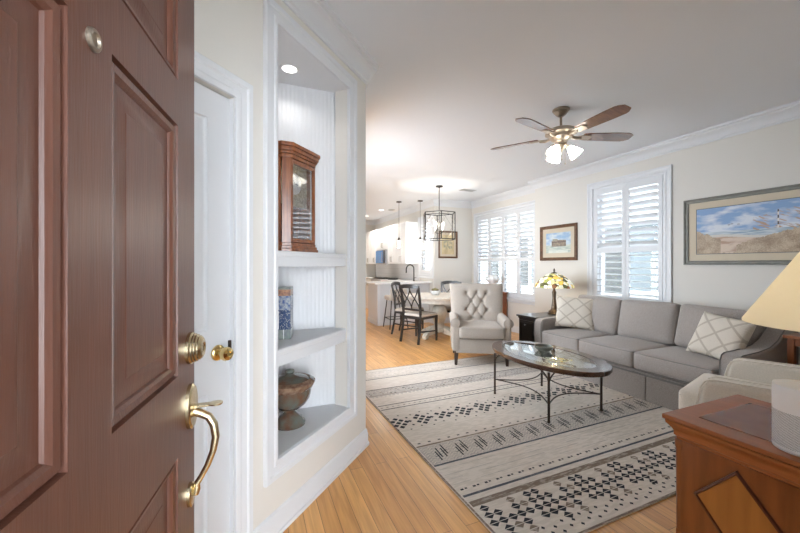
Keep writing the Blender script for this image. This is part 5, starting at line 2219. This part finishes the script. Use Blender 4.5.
# range
RA = empty('kitchen_range', (3.70, 9.395, 0), 0, 'stainless kitchen range with black cooking grates below the microwave', 'stove')
b = MB()
b.box(-0.53, 0, -0.40, 0.40, 0, 0.915)
b.build('body', M_steel, RA, bevel=0.004)
b = MB()
b.box(-0.54, -0.53, -0.36, 0.36, 0.20, 0.72)
b.build('oven_door', M_darkglass, RA, smooth=0)
b = MB()
for k in range(7):
    b.bar((-0.48, -0.34 + k * 0.113, 0.93), (-0.06, -0.34 + k * 0.113, 0.93), 0.014, 0.02)
for k in range(4):
    b.bar((-0.46 + k * 0.13, -0.36, 0.93), (-0.46 + k * 0.13, 0.36, 0.93), 0.014, 0.02)
b.box(-0.50, -0.04, -0.38, 0.38, 0.915, 0.922)
b.build('grates', M_black, RA, smooth=0)
b = MB()
b.lathe([(0.13, 0), (0.14, 0.02), (0.14, 0.03), (0.0001, 0.025)], seg=24)
o = b.build('serving_tray', M_black)
o.location = (3.38, 8.60, 0.9205)
tag(o, 'dark round tray on the countertop right of the range', 'tray')

# peninsula
PE = empty('kitchen_peninsula', (2.48, 7.18, 0), 0, 'pale grey kitchen peninsula with white counter behind the dining chairs', 'kitchen peninsula')
b = MB()
b.box(0.0, 1.235, 0.0, 0.68, 0.0, 0.885)
b.build('body', M_greypanel, PE, smooth=0)
b = MB()
b.box(-0.012, 1.235, -0.012, 0.0, 0.0, 0.10)
b.box(-0.012, 0.0, -0.012, 0.68, 0.0, 0.10)
b.box(-0.010, 0.05, -0.010, 0.0, 0.10, 0.885)
b.box(-0.010, 0.0, 0.0, 0.05, 0.10, 0.885)
b.build('base_trim', M_white, PE, smooth=0)
b = MB()
b.box(-0.10, 1.236, -0.12, 0.70, 0.886, 0.925)
b.build('countertop', M_counter, PE, bevel=0.005)
b = MB()
b.lathe([(0.026, 0), (0.026, 0.01), (0.016, 0.015), (0.013, 0.12)], seg=14)
pts = [(0, 0, 0.10), (0, 0, 0.26)]
for k in range(1, 9):
    t = k / 8 * PI
    pts.append((-0.10 + 0.10 * math.cos(t), -0.01, 0.27 + 0.11 * math.sin(t)))
pts.append((-0.20, -0.01, 0.19))
b.tube(pts, 0.014, 8)
b.tube([(0.0, 0.0, 0.06), (0.05, -0.03, 0.09)], 0.007, 6)
o = b.build('faucet', M_black, smooth=60)
o.location = (3.50, 7.55, 0.9255)
tag(o, 'dark gooseneck faucet standing on the peninsula counter', 'faucet')

# bar stool
BS = empty('bar_stool', (2.76, 6.86, 0), 0, 'counter stool with cream seat and thin black legs at the peninsula', 'stool')
b = MB()
b.cushion((0, 0, 0.62), (0.19, 0.18, 0.045), 0.03, bz=0.01)
b.build('seat', M_creamseat, BS, doubles=True)
b = MB()
b.cushion((0, -0.17, 0.72), (0.18, 0.025, 0.09), 0.02)
b.build('backrest', M_creamseat, BS, doubles=True)
for sx in (-1, 1):
    for sy in (-1, 1):
        q = MB()
        q.tube([(sx * 0.14, sy * 0.13, 0.58), (sx * 0.20, sy * 0.19, 0.0)], 0.011, 8)
        q.build('leg', M_black, BS)
b = MB()
fr_ = [(-0.18, -0.17), (0.18, -0.17), (0.18, 0.17), (-0.18, 0.17)]
for k in range(4):
    p, q = fr_[k], fr_[(k + 1) % 4]
    b.tube([(*p, 0.20), (*q, 0.20)], 0.008, 6)
b.build('footrest', M_black, BS)
